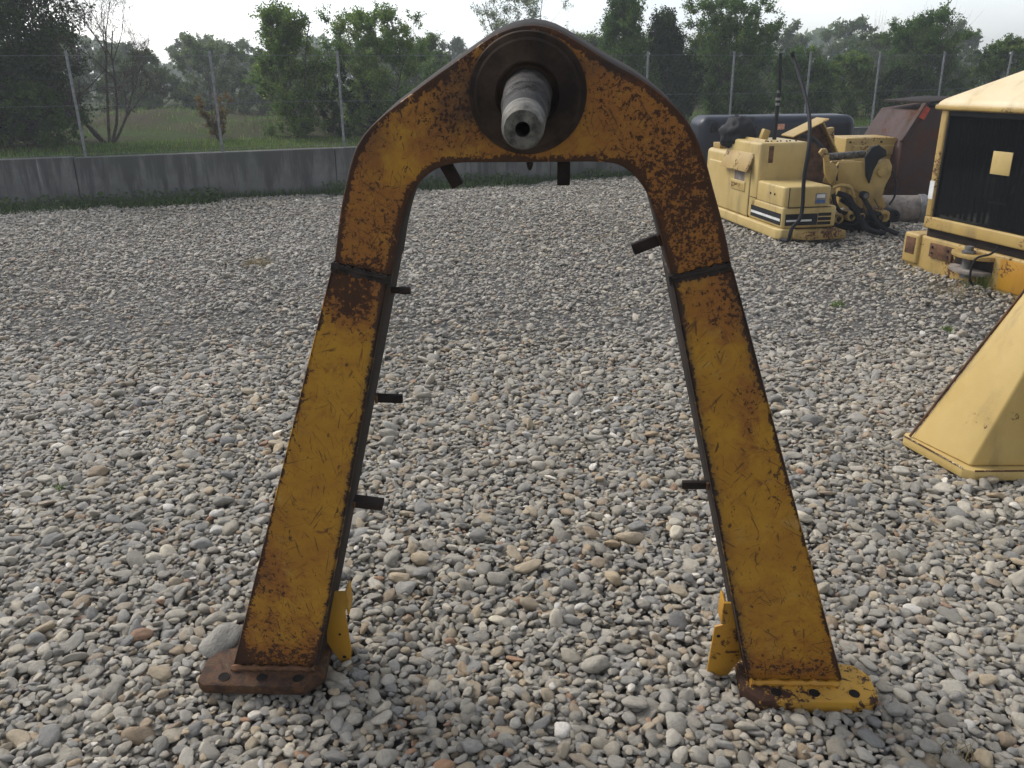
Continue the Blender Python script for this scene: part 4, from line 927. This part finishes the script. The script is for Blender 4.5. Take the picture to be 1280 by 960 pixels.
# far-off wood along the horizon, one mass
rg = np.random.default_rng(77); nn = 26000; th = rg.uniform(-1.15, 1.15, nn); rr = rg.uniform(88, 100, nn)
hgt = (3.4 + .9 * np.sin(th * 23) + .6 * np.sin(th * 57 + 1)) * rg.random(nn) ** .55
P = np.stack([rr * np.sin(th), rr * np.cos(th), .6 + hgt], 1)
me = leaf_mesh('far_wood', P, rg.normal(size=(nn, 3)), .75, rg, M['leaf_far'], np.clip(rg.normal(.4, .2, nn), 0, 1), .8)
tag(link('far_wood', me), 'far-off grey green wood along the horizon', 'wood', kind='stuff')

# ------------------------------------------------------------------ grass and weeds
def blades(name, P, h, rg, mat, parent=None, w=.006, lean=.35):
    n = len(P); az = rg.uniform(0, 6.283, n); hh = h * rg.uniform(.5, 1.3, n); d = np.stack([np.cos(az), np.sin(az), np.zeros(n)], 1); u = np.stack([-np.sin(az), np.cos(az), np.zeros(n)], 1)
    l = (hh * lean * rg.uniform(.2, 1.6, n))[:, None]; ww = (w * rg.uniform(.6, 1.4, n))[:, None]; up = np.array([0, 0, 1.0])
    a = P - u * ww; b = P + u * ww; m = P + d * l * .35 + up * (hh * .6)[:, None]; c = m + u * ww * .7; e = m - u * ww * .7; t = P + d * l + up * hh[:, None]
    V = np.concatenate([np.stack([a, b, c, e], 1).reshape(-1, 3), np.stack([e, c, t, t + u * .0005], 1).reshape(-1, 3)]); F = np.arange(8 * n).reshape(-1, 4)
    me = np_mesh(name, V, F, M[mat]); ti = np.clip(rg.normal(.45, .22, n), 0, 1); fattr(me, 'tint', np.concatenate([np.repeat(ti, 4), np.repeat(ti, 4)])); return link(name, me, parent)
rg = np.random.default_rng(31)
def wpts(n, s0, s1, o0, o1, z=None):
    s = rg.uniform(s0, s1, n); o = o0 + (o1 - o0) * rg.random(n)
    zz = field_z(s, o) - .01 if z is None else np.full(n, z)
    return np.stack([WA.x + WD.x * s + WN.x * o, WA.y + WD.y * s + WN.y * o, zz], 1), s, o
P, s, o = wpts(26000, -3, 24, .26, 2.6); tag(blades('grass_bank', P, .06, rg, 'blade', None, .005), 'strip of short green grass growing behind the concrete wall', 'grass', kind='stuff')
P, s, o = wpts(9000, -3, 24, 1.6, 12); keep = np.sin(s * 1.1 + 2) + np.sin(o * 1.3 + s * .7) > .2; tag(blades('dry_stalks', P[keep], .19, rg, 'straw_dark', None, .004, .5), 'brown dry stalks and scrub scattered over the field beyond the fence', 'dry weeds', kind='stuff')
P, s, o = wpts(15000, -3, 24, 2.4, 12); keep = np.sin(s * 1.7 + o * .6) + np.sin(o * 1.9 - s * .4) > .15; tag(blades('field_grass', P[keep], .08, rg, 'blade', None, .008), 'rough grass patches across the field beyond the fence', 'grass', kind='stuff')
P, s, o = wpts(17000, -3, 22, -.55, -.02, -.03); thick = .30 + .28 * np.sin(s * 1.3) + .2 * np.sin(s * 3.1 + 1) + .12 * np.sin(s * 9); keep = (-o < np.clip(thick + .1, .2, .6)) & (rg.random(len(s)) < 1.0)
tag(blades('wall_weeds', P[keep], .12, rg, 'blade_dark', None, .0075, .7), 'ragged green weeds growing along the base of the concrete wall', 'weeds', kind='stuff')
# broad weed leaves in the same strip
P, s, o = wpts(9000, -3, 22, -.42, -.03, -.02); keep = (np.sin(s * 1.3) + np.sin(s * 3.1 + 1) > -.1); P = P[keep]; P[:, 2] += rg.random(len(P)) ** 1.5 * .17
tag(link('wall_weed_leaves', leaf_mesh('wall_weed_leaves', P, rg.normal(size=P.shape) + np.array([0, 0, .5]), .05, rg, M['blade_dark'], np.clip(rg.normal(.4, .2, len(P)), 0, 1), .7)), 'low broad leaved weeds spreading at the foot of the wall', 'weeds', kind='stuff')
def tuft(x, y, r, n, h, mat, label, name='grass_tuft', cat='grass tuft'):
    P = np.stack([rg.normal(0, r * .5, n), rg.normal(0, r * .5, n), np.full(n, -.02)], 1); me = blades(name, P, h, rg, mat, None, .0022, .8); me.location = (x, y, 0); return tag(me, label, cat)
tuft(-2.21, 7.15, .12, 160, .07, 'straw', 'flattened dry straw coloured tuft alone in the gravel beyond the left leg')
tuft(-1.81, 2.95, .035, 40, .035, 'blade', 'tiny green sprout alone in the gravel left of the left leg', 'sprout', 'sprout')
tuft(2.27, 5.62, .06, 70, .04, 'blade', 'small green tuft in gravel between the right leg and engine housing')
tuft(2.73, 5.0, .05, 60, .035, 'blade', 'small green tuft in gravel in front of the cab corner')
tuft(3.52, 6.05, .10, 130, .13, 'blade', 'green weeds growing against the cab chassis below the hinge', 'weed_clump', 'weeds')
tuft(3.20, 5.85, .14, 90, .10, 'straw', 'pale dry weeds in the gravel beside the cab chassis', 'weed_clump', 'weeds')
tuft(1.02, 1.50, .06, 60, .05, 'straw', 'dry brown grass wisps in gravel near the right foot of the rusty frame')

# ------------------------------------------------------------------ hazy air
bm = bmesh.new(); bmesh.ops.create_cube(bm, size=1)
for v_ in bm.verts: v_.co = Vector((v_.co.x * 620, v_.co.y * 620, -1.2 + (v_.co.z + .5) * 7.4))
hm_ = bpy.data.materials.new('haze_air'); hm_.use_nodes = True; ht = hm_.node_tree; ht.nodes.clear()
ho = ht.nodes.new('ShaderNodeOutputMaterial'); pv = ht.nodes.new('ShaderNodeVolumePrincipled'); pv.inputs['Color'].default_value = (.86, .90, .95, 1); pv.inputs['Density'].default_value = .0030; pv.inputs['Anisotropy'].default_value = .3
ht.links.new(pv.outputs[0], ho.inputs['Volume'])
tag(link('haze', bm_mesh('haze', bm, hm_)), kind='stuff')
